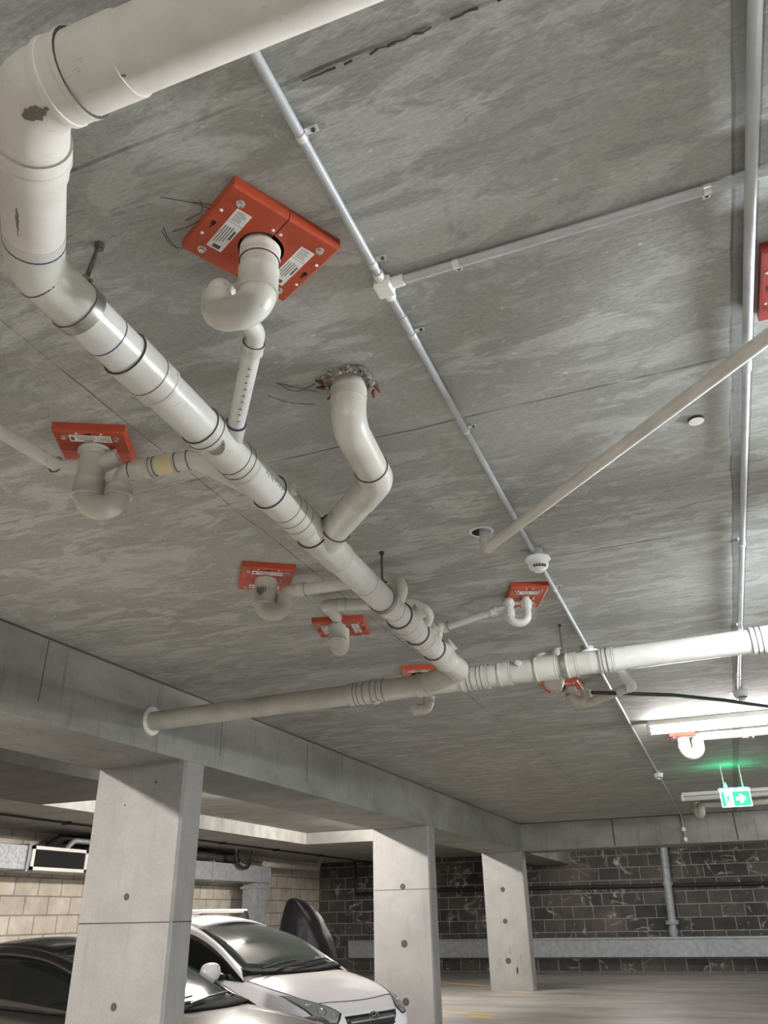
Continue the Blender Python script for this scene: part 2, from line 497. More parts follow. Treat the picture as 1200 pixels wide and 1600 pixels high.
def column(y0, y1, label, x0=-5.09, x1=-4.16, seams=(), holes=()):
    c = [(x0, y0), (x1, y0), (x1, y1), (x0, y1)]
    ch = 0.022
    poly = []
    for i, (x, y) in enumerate(c):
        sx = 1 if x == x0 else -1; sy = 1 if y == y0 else -1
        a, b = (x + sx * ch, y), (x, y + sy * ch)
        poly += [b, a] if (i in (0, 2)) else [a, b]
    o = struct('column', MB().prism(poly, 0, ZB), 'column_concrete', label, 'column')
    for z in seams:
        obj('form_seam', MB().box((x0 + 0.02, y0 - 0.002, z - 0.005), (x1 - 0.02, y0 + 0.01, z + 0.005)).box((x1 - 0.01, y0 + 0.02, z - 0.005), (x1 + 0.002, y1 - 0.02, z + 0.005)), 'seam_dark', o, False)
    for x, z, r in holes:
        obj('tie_hole', MB().lathe([(0.0, r * 1.5), (0.0015, r * 1.5), (0.0016, r), (0.003, r * 0.8)], (x, y0 + 0.0005, z), (0, -1, 0), 12, [0, 0, 1]), ['seam_dark', 'slot_black'], o, False)
    return o
column(5.92, 6.22, 'nearest concrete column, between the black car and the camera', seams=(1.44,), holes=((-4.62, 1.63, 0.018), (-4.62, 0.86, 0.02), (-4.45, 2.52, 0.008), (-4.75, 2.35, 0.006)))
column(12.40, 12.72, 'middle concrete column, behind the nose of the white hatchback', seams=(1.80,), holes=((-4.60, 1.84, 0.03), (-4.60, 1.08, 0.035), (-4.60, 0.35, 0.035)))
column(18.9, 19.25, 'farthest concrete column, scuffed at its foot', holes=((-4.66, 1.92, 0.035), (-4.66, 1.30, 0.035), (-4.66, 0.55, 0.04)))
# scuff marks on the farthest column's foot
MB_s = MB()
for k in range(9):
    x = -4.95 + 0.08 * k + random.uniform(-0.03, 0.03); z = 0.28 + random.uniform(0, 0.4)
    MB_s.box((x, 18.897, z), (x + random.uniform(0.015, 0.06), 18.905, z + random.uniform(0.06, 0.28)), Matrix.Identity(3))
obj('scuff', MB_s, 'beam_concrete', bpy.data.objects['column.002'], False)

# formwork joints on the beams
bl, bc_ = bpy.data.objects['beam_long'], bpy.data.objects['beam_cross']
for q in ((66, 1060), (345, 1160), (480, 1190)):
    y = Px(q[0], q[1], -4.155).y
    obj('form_seam', MB().box((-4.16, y - 0.004, ZB + 0.12), (-4.1538, y + 0.004, ZC - 0.01)), 'seam_dark', bl, False)
for q in ((958, 1300), (1150, 1295)):
    x = Py(q[0], q[1], 18.87).x
    obj('form_seam', MB().box((x - 0.015, 18.866, ZB + 0.03), (x + 0.015, 18.88, ZC - 0.02)), 'seam_dark', bc_, False)
for z in (ZC - 0.006,):  # thin dark strips along the top edges of both beams
    obj('edge_strip', MB().box((-4.16, -4.9, z - 0.006), (-4.150, 18.86, z + 0.006)), 'seam_dark', bl, False)
    obj('edge_strip', MB().box((-4.15, 18.864, z - 0.012), (6.9, 18.88, z + 0.006)), 'seam_dark', bc_, False)

# painted bay lines on the floor
def floor_line(a, b, wdt, label):
    a, b = Vector(a), Vector(b)
    d = (b - a).normalized(); n = Vector((-d.y, d.x, 0)) * wdt / 2
    mbx = MB().prism([((a + n).x, (a + n).y), ((a - n).x, (a - n).y), ((b - n).x, (b - n).y), ((b + n).x, (b + n).y)], 0.0, 0.003)
    return struct('floor_line', mbx, 'yellow_paint', label, 'floor marking')
floor_line(Pz(640, 1578, 0), Pz(775, 1586, 0), 0.10, 'yellow painted bay line beside the middle column')
floor_line(Pz(733, 1588, 0), Pz(768, 1590, 0), 0.16, 'short yellow paint mark touching the bay line')
floor_line(Pz(690, 1535, 0), Pz(765, 1541, 0), 0.14, 'faded yellow bay line left of the farthest column')
floor_line(Pz(800, 1549, 0), Pz(828, 1551, 0), 0.12, 'yellow paint remnant at the foot of the farthest column')

# ------------------------------------------------------------------ batten lights
def batten(x0, x1, y, z, label, lamp, along='x', group=None):
    loc = Vector(((x0 + x1) / 2, y, z)) if along == 'x' else Vector((y, (x0 + x1) / 2, z))
    L = x1 - x0
    t = thing('batten_light', label, 'light', loc, group)
    def bx(lo, hi):
        if along == 'x': return MB().box(lo, hi, org=loc)
        return MB().box((lo[1], lo[0], lo[2]), (hi[1], hi[0], hi[2]), org=loc)
    obj('housing', bx((-L / 2 + 0.03, -0.055, -0.055), (L / 2 - 0.03, 0.055, 0.0)), 'white_paint', t, False, bevel=0.006)
    d = Vector((1, 0, 0)) if along == 'x' else Vector((0, 1, 0))
    c = loc + Vector((0, 0, -0.095))
    obj('tube', MB().tube([c - d * (L / 2 - 0.035), c + d * (L / 2 - 0.035)], 0.040, 16), lamp, t)
    if z < ZC - 0.01:
        for s in (-1, 1):
            q = loc + d * (s * L * 0.36)
            obj('suspension_rod', MB().tube([q, (q.x, q.y, ZC)], 0.005, 8), 'steel_rod', t)
    for s in (-1, 1):
        obj('lamp_holder', bx((s * (L / 2 - 0.035) - 0.022, -0.045, -0.135), (s * (L / 2 - 0.035) + 0.022, 0.045, -0.03)), 'white_plastic', t, False, bevel=0.008)
    return t
batten(-0.52, 1.02, 9.0, ZC, 'lit batten light on the ceiling with a glowing white tube', 'lamp_view')
batten(3.2, 4.7, 9.0, ZC, 'added unseen batten light farther right in the row of the glowing one', 'fill_row')  # unseen lamp, added to keep the far ceiling bright
batten(2.6, 4.1, 15.3, ZC, 'added unseen batten light farther right in the row of the unlit one', 'fill_row')  # another added lamp out of view, lifts the ceiling and cross beam
batten(-0.50, 1.05, 15.3, ZC, 'unlit batten light behind the green exit sign', 'tube_off')
batten(1.25, 2.75, 3.7, 2.95, 'lit batten light hung on rods beyond the right edge of the photo', 'lamp_cool')
batten(-0.4, 1.1, -3.7, ZC, 'added fill batten light behind the camera by the rear wall', 'fill_near')  # fill lamp added to light the pipes from the front
batten(2.6, 4.1, -1.5, ZC, 'added fill batten light behind the camera on the right', 'fill_near')  # added fill for the ceiling and pipes on the camera side
batten(1.8, 2.8, -6.05, ZC, 'lit batten light over the car bay before the nearest column', 'lamp_bay', 'y')
batten(-3.0, -1.5, 21.6, ZC, 'added unseen batten light behind the far cross beam', 'fill_far')  # lamp added out of sight to brighten the back wall
batten(2.6, 4.1, 21.6, ZC, 'added unseen batten light behind the far cross beam on the right', 'fill_far')  # second added lamp for the back wall, farther right
batten(10.2, 11.2, -6.05, ZC, 'lit batten light over the car bay before the middle column', 'lamp_bay_far', 'y')
batten(16.2, 17.2, -6.05, ZC, 'lit batten light over the car bay before the farthest column', 'lamp_bay_far', 'y')

# ------------------------------------------------------------------ main drain pipe
R = 0.071
A0 = Vector((1.0, 0.735, 2.925)); B0 = Pz(46, 150, 2.95); C0 = Pz(55, 418, 3.0)
D0 = Vector((-1.472, 4.93, 2.953)); E0 = Vector((-1.455, 5.17, 2.950)); F0 = Vector((-1.80, 5.40, 2.945))
t = thing('drain_pipe', 'thick cream main drain pipe with two elbows running away under the ceiling', 'pipe', C0)
obj('pipe', MB().tube([A0, B0.lerp(A0, 0.10)], R * 1.06, 32), 'pvc_warm', t)
elb = fillet([B0.lerp(A0, 0.12), B0, B0.lerp(C0, 0.36)], 0.13, 12)
obj('elbow', MB().tube(elb, R * 1.12, 32), 'pvc_warm', t)
obj('pipe', MB().tube([B0.lerp(C0, 0.3), C0.lerp(B0, 0.2)], R * 1.04, 32), 'pvc_warm', t)
elb = fillet([C0.lerp(B0, 0.27), C0, C0.lerp(D0, 0.045)], 0.12, 12)
obj('elbow', MB().tube(elb, R * 1.05, 32), 'pvc', t)
obj('pipe', MB().tube([C0.lerp(D0, 0.03), D0], R, 32), 'pvc_clean', t)
elb = fillet([D0, E0, F0], 0.09, 12)
obj('elbow', MB().tube(elb, R * 1.05, 32), 'pvc', t)
AX = (A0 - B0).normalized(); BX = (C0 - B0).normalized(); DX = (D0 - C0).normalized()
sleeve(B0 + AX * 0.105, AX, R * 1.10, 0.06, parent=t, mat='pvc_warm', lines='seam_dark')
sleeve(B0 + BX * 0.135, BX, R * 1.10, 0.05, parent=t, mat='pvc_warm', lines='pvc_dusty')
ringline(C0 - BX * 0.115, BX, R * 1.05, t, 'blue_line', 0.005)
ringline(C0 + DX * 0.03, DX, R * 1.06, t, 'glue_line', 0.004)
def on_main(px, py): return on_axis(C0, D0, px, py)
ringline(on_main(168, 525), DX, R, t, 'blue_line')
def fitting(p, q, mat='pvc', k=1.085):
    a, b = on_main(*p), on_main(*q)
    return sleeve((a + b) / 2, DX, R, (b - a).length, parent=t, mat=mat, k=k)
fitting((196, 553), (250, 602))
ringline(on_main(232, 586), DX, R * 1.09, t, 'glue_line', 0.003)
o = fitting((312, 664), (383, 730), k=1.06)
for px, py in ((322, 672), (366, 714), (374, 721)): ringline(on_main(px, py), DX, R * 1.075, t, 'glue_line', 0.003)
fitting((424, 766), (478, 817), k=1.08)
for px, py in ((447, 788), (466, 806), (457, 797)): ringline(on_main(px, py), DX, R * 1.085, t, 'glue_line', 0.003)
fitting((492, 828), (534, 866), k=1.10)
ringline(on_main(575, 905), DX, R, t, 'glue_line', 0.003)
ringline(on_main(618, 948), DX, R, t, 'glue_line', 0.004)
for a, b in (((628, 957), (648, 977)), ((655, 985), (673, 1003)), ((680, 1011), (699, 1030))):
    fitting(a, b, k=1.13)
    ringline(on_main((a[0] + b[0]) / 2, (a[1] + b[1]) / 2), DX, R * 1.145, t, 'pvc_dusty', 0.012, 'rib')
# capped side openings of the fittings
def stub(px, py, side, r, ln, up=0.2):
    a = on_main(px, py)
    d = (Vector((side, 0, up))).normalized()
    b = a + d * (R * 0.9)
    prof = [(0, r), (ln, r), (ln, r * 1.12), (ln + 0.012, r * 1.12), (ln + 0.012, r * 0.9), (ln + 0.006, r * 0.85)]
    obj('capped_opening', MB().lathe(prof, b, d, 20), 'pvc', t)
a = on_main(341, 693)
obj('capped_opening', MB().lathe([(0, 0.036), (R * 1.34, 0.036), (R * 1.36, 0.031), (R * 1.22, 0.029), (R * 1.22, 0.0)], a, (CAM - a).normalized() + Vector((-0.12, 0, -0.12)), 24), 'pvc', t)
stub(432, 775, 1, 0.024, 0.02)
stub(428, 772, -1, 0.026, 0.02)
stub(636, 965, -1, 0.02, 0.015)
stub(640, 969, 1, 0.046, 0.035, 0.75)
stub(668, 997, -1, 0.02, 0.015)
stub(664, 994, 1, 0.046, 0.035, 0.75)
stub(690, 1021, 1, 0.044, 0.035, 0.75)
# pen marks and size print along the pipes
def marks(a, b, axis, side, r, n, parent, h=0.016):
    """a row of small ink strokes on a pipe's surface, like the printed size line"""
    ax = axis.normalized(); sd = (side - ax * side.dot(ax)).normalized(); tn = ax.cross(sd)
    mbm = MB()
    for k in range(n):
        p = a.lerp(b, (k + 0.5) / n)
        for j in range(2):
            ang = random.uniform(-0.09, 0.09)
            nrm = (sd * math.cos(ang) + tn * math.sin(ang))
            q = p + nrm * (r + 0.0006) + ax * random.uniform(-0.004, 0.004)
            tt = nrm.cross(ax)
            l1 = ax * (0.0015 if j else 0.005); l2 = tt * (h * 0.5 if j else 0.0012)
            vs = [mbm.bm.verts.new(q + l1 + l2), mbm.bm.verts.new(q - l1 + l2), mbm.bm.verts.new(q - l1 - l2), mbm.bm.verts.new(q + l1 - l2)]
            mbm.face(vs)
    return obj('lettering', mbm, 'label_ink', parent, False, recalc=False, solid=0.0004)
marks(on_main(392, 738), on_main(424, 767), DX, (CAM - on_main(400, 745)).normalized() + Vector((0.75, 0, 0.35)), R, 9, t, 0.02)

def scuff(a, d, side, r, ln, wd, parent, mat='scuff_brown'):
    ax = d.normalized(); sd = (side - ax * side.dot(ax)).normalized(); tn = ax.cross(sd)
    rows = []
    for i in range(13):
        u = i / 12
        half = wd * (0.25 + 0.75 * math.sin(math.pi * min(u * 1.25, 1.0)) ** 0.6) * random.uniform(0.65, 1.0)
        off = random.uniform(-0.2, 0.2) * wd
        row = []
        for k in range(5):
            an = (off + half * (k / 2 - 1)) / r
            row.append(a + ax * (ln * (u - 0.5)) + (sd * math.cos(an) + tn * math.sin(an)) * (r + 0.0005))
        rows.append(row)
    return obj('scuff', MB().grid(rows), mat, parent, recalc=False)
def on_top(px, py): return on_axis(B0, A0, px, py)
toc = (CAM - on_top(130, 110)).normalized()
scuff(on_top(150, 95), AX, toc + Vector((0, 0.25, -0.75)), R * 1.062, 0.16, 0.014, t)
scuff(on_top(70, 140), AX, toc + Vector((0, 0.3, -0.6)), R * 1.125, 0.06, 0.018, t)
scuff(on_top(135, 100), AX, toc + Vector((0, -0.6, 0.2)), R * 1.062, 0.035, 0.006, t)
scuff(B0.lerp(C0, 0.55), BX, (CAM - B0.lerp(C0, 0.55)).normalized() + Vector((-0.25, -0.2, 0)), R * 1.042, 0.10, 0.005, t)

# wye branch piece on the main
HX, HY = -0.985, 2.215
V1 = Vector((HX, HY, 3.045)); K1 = Pz(590, 750, 3.03)
J1 = on_main(511, 842)
t2 = thing('drain_pipe', 'cream drain pipe bending down from the ragged ceiling hole to the main pipe', 'pipe', V1)
r2 = 0.066
obj('pipe', MB().tube([Vector((HX, HY, 3.33)), Vector((HX, HY, 3.12))], r2 * 0.96, 28), 'pvc', t2)
bend = fillet([Vector((HX, HY, 3.185)), V1, V1.lerp(K1, 0.80)], 0.16, 14)
obj('bend', MB().tube(bend, r2, 28), 'pvc', t2)
KJ = (J1 - K1).normalized()
bend = fillet([K1.lerp(V1, 0.24), K1, K1 + KJ * 0.16], 0.10, 12)
obj('elbow', MB().tube(bend, r2 * 1.05, 28), 'pvc', t2)
obj('pipe', MB().tube([K1 + KJ * 0.13, J1], r2, 28), 'pvc_clean', t2)
ringline(K1.lerp(V1, 0.25), (K1 - V1), r2 * 1.055, t2, 'glue_line', 0.005)
sleeve(Vector((HX, HY, 3.185)), (0, 0, 1), r2 * 0.97, 0.05, parent=t2, mat='pvc_dusty', lines='pvc_clean', k=1.05)
sleeve(J1 - KJ * 0.115, KJ, r2, 0.05, parent=t2, k=1.12)
obj('branch_socket', MB().tube([J1 - KJ * 0.12, J1], [r2 * 1.08, r2 * 1.12], 28), 'pvc', t2)
# ragged hole round it
sealm = MB()
for k in range(70):
    a = random.uniform(0, 2 * math.pi)
    rr = 0.078 + random.uniform(0, 0.022)
    ln = random.uniform(0.15, 0.5)
    pts = []
    for q in range(5):
        aa = a + ln * q / 4
        r_ = rr + random.uniform(-0.007, 0.007)
        pts.append(Vector((HX + r_ * math.cos(aa), HY + r_ * math.sin(aa), ZC - 0.002 - random.uniform(0, 0.022) * (1 if rr < 0.092 else 0.4))))
    w_ = random.uniform(0.003, 0.0075)
    sealm.tube(pts, [w_ * 0.5, w_, w_ * 0.8, w_, w_ * 0.4], 6)
sealm.lathe([(0, 0.094), (0.006, 0.088), (0.010, 0.072)], (HX, HY, ZC + 0.001), (0, 0, -1), 30)
sl = tag(obj('hole_sealant', sealm, 'fibre_sealant', None), 'ragged grey fibrous sealant round the pipe hole in the ceiling', 'sealant')
rd = MB()
for a, l in ((0.5, 0.035), (0.85, 0.03), (3.3, 0.03), (3.6, 0.04), (2.6, 0.025)):
    p = Vector((HX + 0.10 * math.cos(a), HY + 0.10 * math.sin(a), ZC - 0.012))
    rd.tube([p, p + Vector((l * math.cos(a + 0.9), l * math.sin(a + 0.9), -0.012))], [0.009, 0.004], 7)
obj('red_scrap', rd, 'sealant_red', sl)

# ------------------------------------------------------------------ transverse drain pipe
TA = Vector((-4.40, 5.386, 2.905)); TB = Vector((1.7, 5.386, 2.985))
TX = (TB - TA).normalized()
RT = 0.078
def on_t(px, py): return on_axis(TA, TB, px, py)
t3 = thing('drain_pipe', 'long grey-cream drain pipe crossing from a hole in the long beam to the right', 'pipe', (-1.5, 5.386, 2.945))
P1 = on_t(925, 1030)
obj('pipe', MB().tube([TA, on_t(548, 1087)], RT * 0.98, 28), 'pvc_dusty', t3)
obj('pipe', MB().tube([on_t(548, 1087), P1], RT, 28), 'pvc', t3)
obj('pipe', MB().tube([P1, TB], RT * 0.99, 28), 'pvc_clean', t3, label='pale clean pipe length')
def tfit(p, q, mat='pvc', k=1.09):
    a, b = on_t(*p), on_t(*q)
    return sleeve((a + b) / 2, TX, RT, (b - a).length, parent=t3, mat=mat, k=k)
tfit((548, 1087), (603, 1080))
for x in (556, 563, 572, 583, 594): ringline(on_t(x, 1085), TX, RT * 1.10, t3, 'glue_line', 0.004)
tfit((652, 1072), (668, 1070))
tfit((722, 1064), (764, 1058))
for x in (731, 739, 747, 755): ringline(on_t(x, 1060), TX, RT * 1.10, t3, 'glue_line', 0.004)
tfit((782, 1056), (800, 1053), k=1.06)
tfit((838, 1048), (872, 1043))
tfit((886, 1040), (903, 1037))
tfit((938, 1030), (958, 1027))
for x in (943, 950): ringline(on_t(x, 1030), TX, RT * 1.11, t3, 'glue_line', 0.005)
tfit((1172, 1003), (1215, 996), 'pvc_clean')
for x in (1182, 1192): ringline(on_t(x, 1002), TX, RT * 1.11, t3, 'glue_line', 0.005)
for px, up in ((583, 1), (585, -1), (816, 0.3)):
    a = on_t(px, 1080)
    obj('capped_opening', MB().lathe([(0, 0.026), (RT * 1.18, 0.026), (RT * 1.24, 0.02)], a, Vector((0.1, -0.5 if up == 0.3 else -0.1, up)), 18), 'pvc', t3)
# escutcheon ring where it enters the beam
prof = [(0, 0.075), (0, 0.118), (0.014, 0.112), (0.02, 0.098), (0.012, 0.083), (0.010, 0.075)]
tag(obj('escutcheon_ring', MB().lathe(prof, (-4.156, 5.386, 2.91), (1, 0, 0), 32), 'white_paint', None), 'chipped white ring where the crossing pipe enters the long beam', 'pipe ring')

# ------------------------------------------------------------------ pipe hangers
def hanger(axis_pt, axis_dir, r, top, label, rod_r=0.006, nut=True):
    h = thing('pipe_hanger', label, 'pipe hanger', top)
    obj('rod', MB().tube([top, axis_pt + Vector((0, 0, r + 0.02))], rod_r, 10), 'steel_rod', h)
    obj('anchor_nut', MB().tube([top + Vector((0, 0, 0.0)), top + Vector((0, 0, -0.018))], rod_r * 2.0, 6), 'steel_rod', h)
    ax = axis_dir.normalized()
    prof = [(-0.018, r * 1.015), (-0.018, r * 1.10), (0.018, r * 1.10), (0.018, r * 1.015)]
    obj('strap', MB().lathe(prof, axis_pt, ax, 28), 'strap_steel', h)
    side = ax.cross(Vector((0, 0, 1))).normalized()
    mbx = MB()
    rot = Matrix((ax, side, Vector((0, 0, 1)))).transposed()
    mbx.box((-0.018, -0.016, r), (0.018, 0.016, r + 0.04), rot, axis_pt)
    obj('strap_ear', mbx, 'strap_steel', h, False)
    mbx = MB().tube([axis_pt + Vector((0, 0, r + 0.026)) - side * 0.028, axis_pt + Vector((0, 0, r + 0.026)) + side * 0.028], 0.006, 8)
    obj('bolt', mbx, 'steel_rod', h)
    return h
p = on_main(124, 484)
hanger(p, DX, R * 1.02, Vector((p.x + 0.02, p.y + 0.01, ZC)), 'dark hanger rod and strap round the main pipe beside its lower elbow', 0.0075)
p = on_main(604, 930)
hanger(p, DX, R * 1.01, Vector((p.x, p.y, ZC)), 'hanger rod and strap halfway along the main pipe beyond the ragged hole', 0.007)
p = on_t(881, 1040)
hanger(p, TX, RT * 1.02, Vector((p.x, p.y + 0.0, ZC)), 'hanger rod and flat strap on the crossing pipe below a round detector', 0.006)

# ------------------------------------------------------------------ fire collars
def collar_px(c0, c1, c3, label, hole=0.068, mat='fire_red', length=None, T=0.04, across=True):
    z = ZC - T
    p0, p1, p3 = Pz(*c0, z), Pz(*c1, z), Pz(*c3, z)
    u = (p1 - p0); W = u.length; u.normalize()
    v = Vector((-u.y, u.x, 0))
    L = length or (p3 - p0).dot(v)
    cen = p0 + u * (W / 2) + v * (L / 2)
    if across: return collar(cen, v, L, W, label, hole, mat, T)
    return collar(cen, u, W, L, label, hole, mat, T)
def collar(cen, u, W, L, label, hole=0.066, mat='fire_red', T=0.04):
    """intumescent collar: a two-part red sheet metal plate; x along u, y along v, seam along v"""
    v = Vector((-u.y, u.x, 0))
    base = Vector((cen.x, cen.y, ZC))
    M = Matrix.Translation(base) @ Matrix((u, v, Vector((0, 0, 1)))).transposed().to_4x4()
    th = thing('fire_collar', label, 'fire collar', base, 'red fire collars round the ceiling penetrations')
    lip = 0.006
    for s in (-1, 1):
        outer = [(0.0015, -L / 2), (W / 2, -L / 2), (W / 2, L / 2), (0.0015, L / 2)]
        nseg = 14
        arc = [(max(hole * math.cos(math.pi / 2 - math.pi * k / nseg), 0.0015), hole * math.sin(math.pi / 2 - math.pi * k / nseg)) for k in range(nseg + 1)]
        mbx = MB()
        def lay(z, ins):
            o2 = [(0.0015, -L / 2 + ins), (W / 2 - ins, -L / 2 + ins), (W / 2 - ins, L / 2 - ins), (0.0015, L / 2 - ins)]
            return [mbx.bm.verts.new(M @ Vector((s * x, y, z))) for x, y in o2 + arc]
        top = lay(-0.0005, 0.0); low = lay(-T + 0.006, 0.0); bot = lay(-T, lip)
        n = len(top)
        mbx.face(top)
        mbx.face(bot)
        for a, b in ((top, low), (low, bot)):
            for i in range(n): mbx.face([a[i], a[(i + 1) % n], b[(i + 1) % n], b[i]])
        # triangulate the C-shaped caps cleanly
        bmesh.ops.triangulate(mbx.bm, faces=[f for f in mbx.bm.faces if len(f.verts) > 4])
        obj('plate', mbx, mat, th, False)
    def loc(x, y, z=0.0): return M @ Vector((x, y, -T - z))
    rot = M.to_3x3()
    def flat(x0, y0, x1, y1, z0, z1, mbx): return mbx.box((x0, y0, -T - z1), (x1, y1, -T - z0), rot, base)
    # bolts with washers at the corners, rivets
    for sx in (-1, 1):
        for sy in (-1, 1):
            obj('bolt', MB().lathe([(-0.004, 0.013), (0.002, 0.013), (0.0025, 0.0085), (0.011, 0.0085), (0.012, 0.006)], loc(sx * (W / 2 - 0.045), sy * (L / 2 - 0.04)), (0, 0, -1), 14), 'bolt_steel', th)
            obj('rivet', MB().lathe([(-0.002, 0.005), (0.002, 0.005), (0.004, 0.002)], loc(sx * (W / 2 - 0.016), sy * (L / 2 - 0.095)), (0, 0, -1), 10), 'label_white', th)
    for sx in (-1, 1):
        obj('rivet', MB().lathe([(-0.002, 0.005), (0.002, 0.005), (0.004, 0.002)], loc(sx * 0.013, -hole - 0.016), (0, 0, -1), 10), 'label_white', th)
        # black keyhole slots
        x = sx * (W / 2 - 0.022)
        flat(x - 0.006, -0.008, x + 0.006, 0.008, -0.001, 0.0012, sm := MB())
        flat(x - 0.002, 0.008, x + 0.002, 0.022, -0.001, 0.0012, sm)
        obj('slot', sm, 'slot_black', th, False)
        # maker's labels with rows of small print
        xa = sx * (hole + (W / 2 - 0.03 - hole) * 0.5)
        hw = min(0.024, (W / 2 - 0.035 - hole) * 0.55 + 0.006)
        hl = min(0.095, L * 0.29)
        lb = obj('label', flat(xa - hw, -hl, xa + hw, hl, -0.001, 0.0008, MB()), 'label_white', th, False)
        ink = MB()
        sg = -sx
        for k in range(4):
            xx = xa - hw + 0.006 + k * (2 * hw - 0.018) / 4
            flat(xx, -hl * 0.28 + random.uniform(0, .01), xx + 0.0022, hl * (0.72 - 0.06 * k), 0.0006, 0.0012, ink)
        for k in range(6):
            yy = -hl * 0.92 + k * hl * 0.08
            flat(xa - hw + 0.006, yy, xa + hw - 0.006 - random.uniform(0, 0.012), yy + 0.002, 0.0006, 0.0012, ink)
        flat(xa - hw, -hl * 0.40, xa + hw, -hl * 0.385, 0.0006, 0.0012, ink)
        flat(xa + hw - 0.011, -hl * 0.1, xa + hw - 0.005, hl * 0.35, 0.0006, 0.0012, ink)
        flat(xa - hw * 0.45, hl * 0.76, xa + hw * 0.55, hl * 0.93, 0.0006, 0.0012, ink)
        obj('print', ink, 'label_ink', lb, False)
    # black inside of the opening
    obj('opening', MB().lathe([(0, 0.001), (0.0, hole), (0.001, hole)], (cen.x, cen.y, ZC - 0.002), (0, 0, 1), 24), 'slot_black', th)
    return cen
cA = collar_px((283.5, 389), (366, 289.5), (437, 479), 'large red fire collar nearest the camera, tilted diamond-wise, in front of the main pipe')
cB = collar_px((79, 672), (194, 677), (93, 722), 'red fire collar at the left edge above a pipe tee with two branches', length=0.29)
cCc = collar_px((378, 886), (462, 892), (375, 921), 'red fire collar above the wide trap left of the main pipe')
cD = collar_px((487, 974), (567, 969), (498, 997), 'red fire collar behind a trap seen edge-on, left of the main pipe end', across=False)
cE = collar_px((799, 919), (858, 918), (789, 950), 'red fire collar above the thin white P-trap below the smoke detector', hole=0.034)
cF = collar_px((627, 1047), (682, 1045), (622, 1066), 'red fire collar mostly hidden behind the main pipe end', length=0.3)
kG = Pz(912, 1078, ZC - 0.04)
cG = collar(Vector((kG.x - 0.16, kG.y - 0.17, 0)), Vector((0, 1, 0)), 0.34, 0.32, 'red fire collar half hidden behind the crossing pipe near the hanger')
cR = collar(Vector((0.60, 2.24, 0)), Vector((1, 0, 0)), 0.31, 0.34, 'red fire collar cut off by the right edge beside the hanging conduit', mat='fire_red_dark')
cH = collar(Pz(1067, 1152, 3.22), Vector((1, 0, 0)), 0.28, 0.30, 'red fire collar behind the lit batten light')

# ------------------------------------------------------------------ traps
RTP = 0.062
def zline(px, py, x, y):
    """height on a vertical line through (x, y) whose image row is py"""
    a, b = 2.3, 3.3
    for _ in range(40):
        mid = (a + b) / 2
        if proj((x, y, mid))[1] > py: a = mid
        else: b = mid
    return (a + b) / 2

# trap A, close up
t4 = thing('drain_trap', 'large cream U-trap under the nearest red fire collar', 'pipe trap', (cA.x, cA.y, ZC), 'traps under the fire collars')
pa = Vector((cA.x - 0.005, cA.y + 0.005, 0))
zb = zline(0, 484, pa.x, pa.y)
rA = Pz(345, 484, zb + 0.02)
rA.z = 0
dirA = (rA - pa).normalized()
pr = pa + dirA * 0.122
down = fillet([(pa.x, pa.y, ZC + 0.05), (pa.x, pa.y, zb), (pr.x, pr.y, zb), (pr.x, pr.y, zb + 0.075)], 0.060, 14)
nd = len(down)
obj('trap_bend', MB().tube(down, [0.056 if k < 2 else 0.056 + (0.043 - 0.056) * (k / (nd - 1)) for k in range(nd)], 28), 'pvc', t4)
sleeve(Vector((pa.x, pa.y, 3.19)), (0, 0, 1), 0.056, 0.055, parent=t4, mat='pvc_warm', k=1.06)
sleeve(Vector((pa.x, pa.y, zb + 0.10)), (0, 0, 1), 0.056, 0.09, parent=t4, lines='pvc_clean', k=1.05)
q1 = Pz(400, 520, 3.12); q2 = on_main(366, 700); 
out = fillet([(pr.x, pr.y, zb + 0.07), (pr.x, pr.y, 3.10), (q1.x, q1.y, 3.10), (q2.x, q2.y, q2.z)], [0.05, 0.05, ], 10) if False else fillet([(pr.x, pr.y, zb + 0.05), (pr.x, pr.y, zb + 0.12), (q1.x, q1.y, 3.12), (q2.x, q2.y, q2.z)], 0.05, 10)
obj('outlet_pipe', MB().tube(out, 0.031, 22), 'pvc_clean', t4)
qd = (q2 - q1).normalized()
sleeve(q1 + qd * 0.06, qd, 0.032, 0.04, parent=t4, k=1.12)
L1 = (q2 - q1).length
obj('branch_socket', MB().tube([q2 - qd * 0.15, q2], 0.038, 22), 'pvc', t4)
ringline(q2 - qd * 0.152, qd, 0.0365, t4, 'blue_line', 0.006)
marks(q1 + qd * 0.11, q2 - qd * 0.18, qd, Vector((0.5, -0.55, -0.6)), 0.031, 9, t4, 0.012)

# trap B, at the left edge
t5 = thing('drain_trap', 'dusty cream trap with a tee and long bent outlet at the left edge', 'pipe trap', (cB.x, cB.y, ZC), 'traps under the fire collars')
pb = Vector((cB.x, cB.y, 0))
zb = zline(0, 793, pb.x, pb.y)
du = Vector((0.93, 0.36, 0)).normalized()
pr = pb + du * 0.128
down = fillet([(pb.x, pb.y, ZC + 0.05), (pb.x, pb.y, zb), (pr.x, pr.y, zb), (pr.x, pr.y, zb + 0.10)], 0.063, 14)
nd = len(down)
obj('trap_bend', MB().tube(down, [0.056 + (0.044 - 0.056) * k / (nd - 1) for k in range(nd)], 26), 'pvc_dusty', t5)
obj('flange', MB().lathe([(0, 0.056), (0.004, 0.066), (0.016, 0.070), (0.020, 0.064), (0.026, 0.064), (0.030, 0.070), (0.042, 0.070), (0.046, 0.062), (0.062, 0.058)], (pb.x, pb.y, 3.235), (0, 0, -1), 28), 'pvc_dusty', t5)
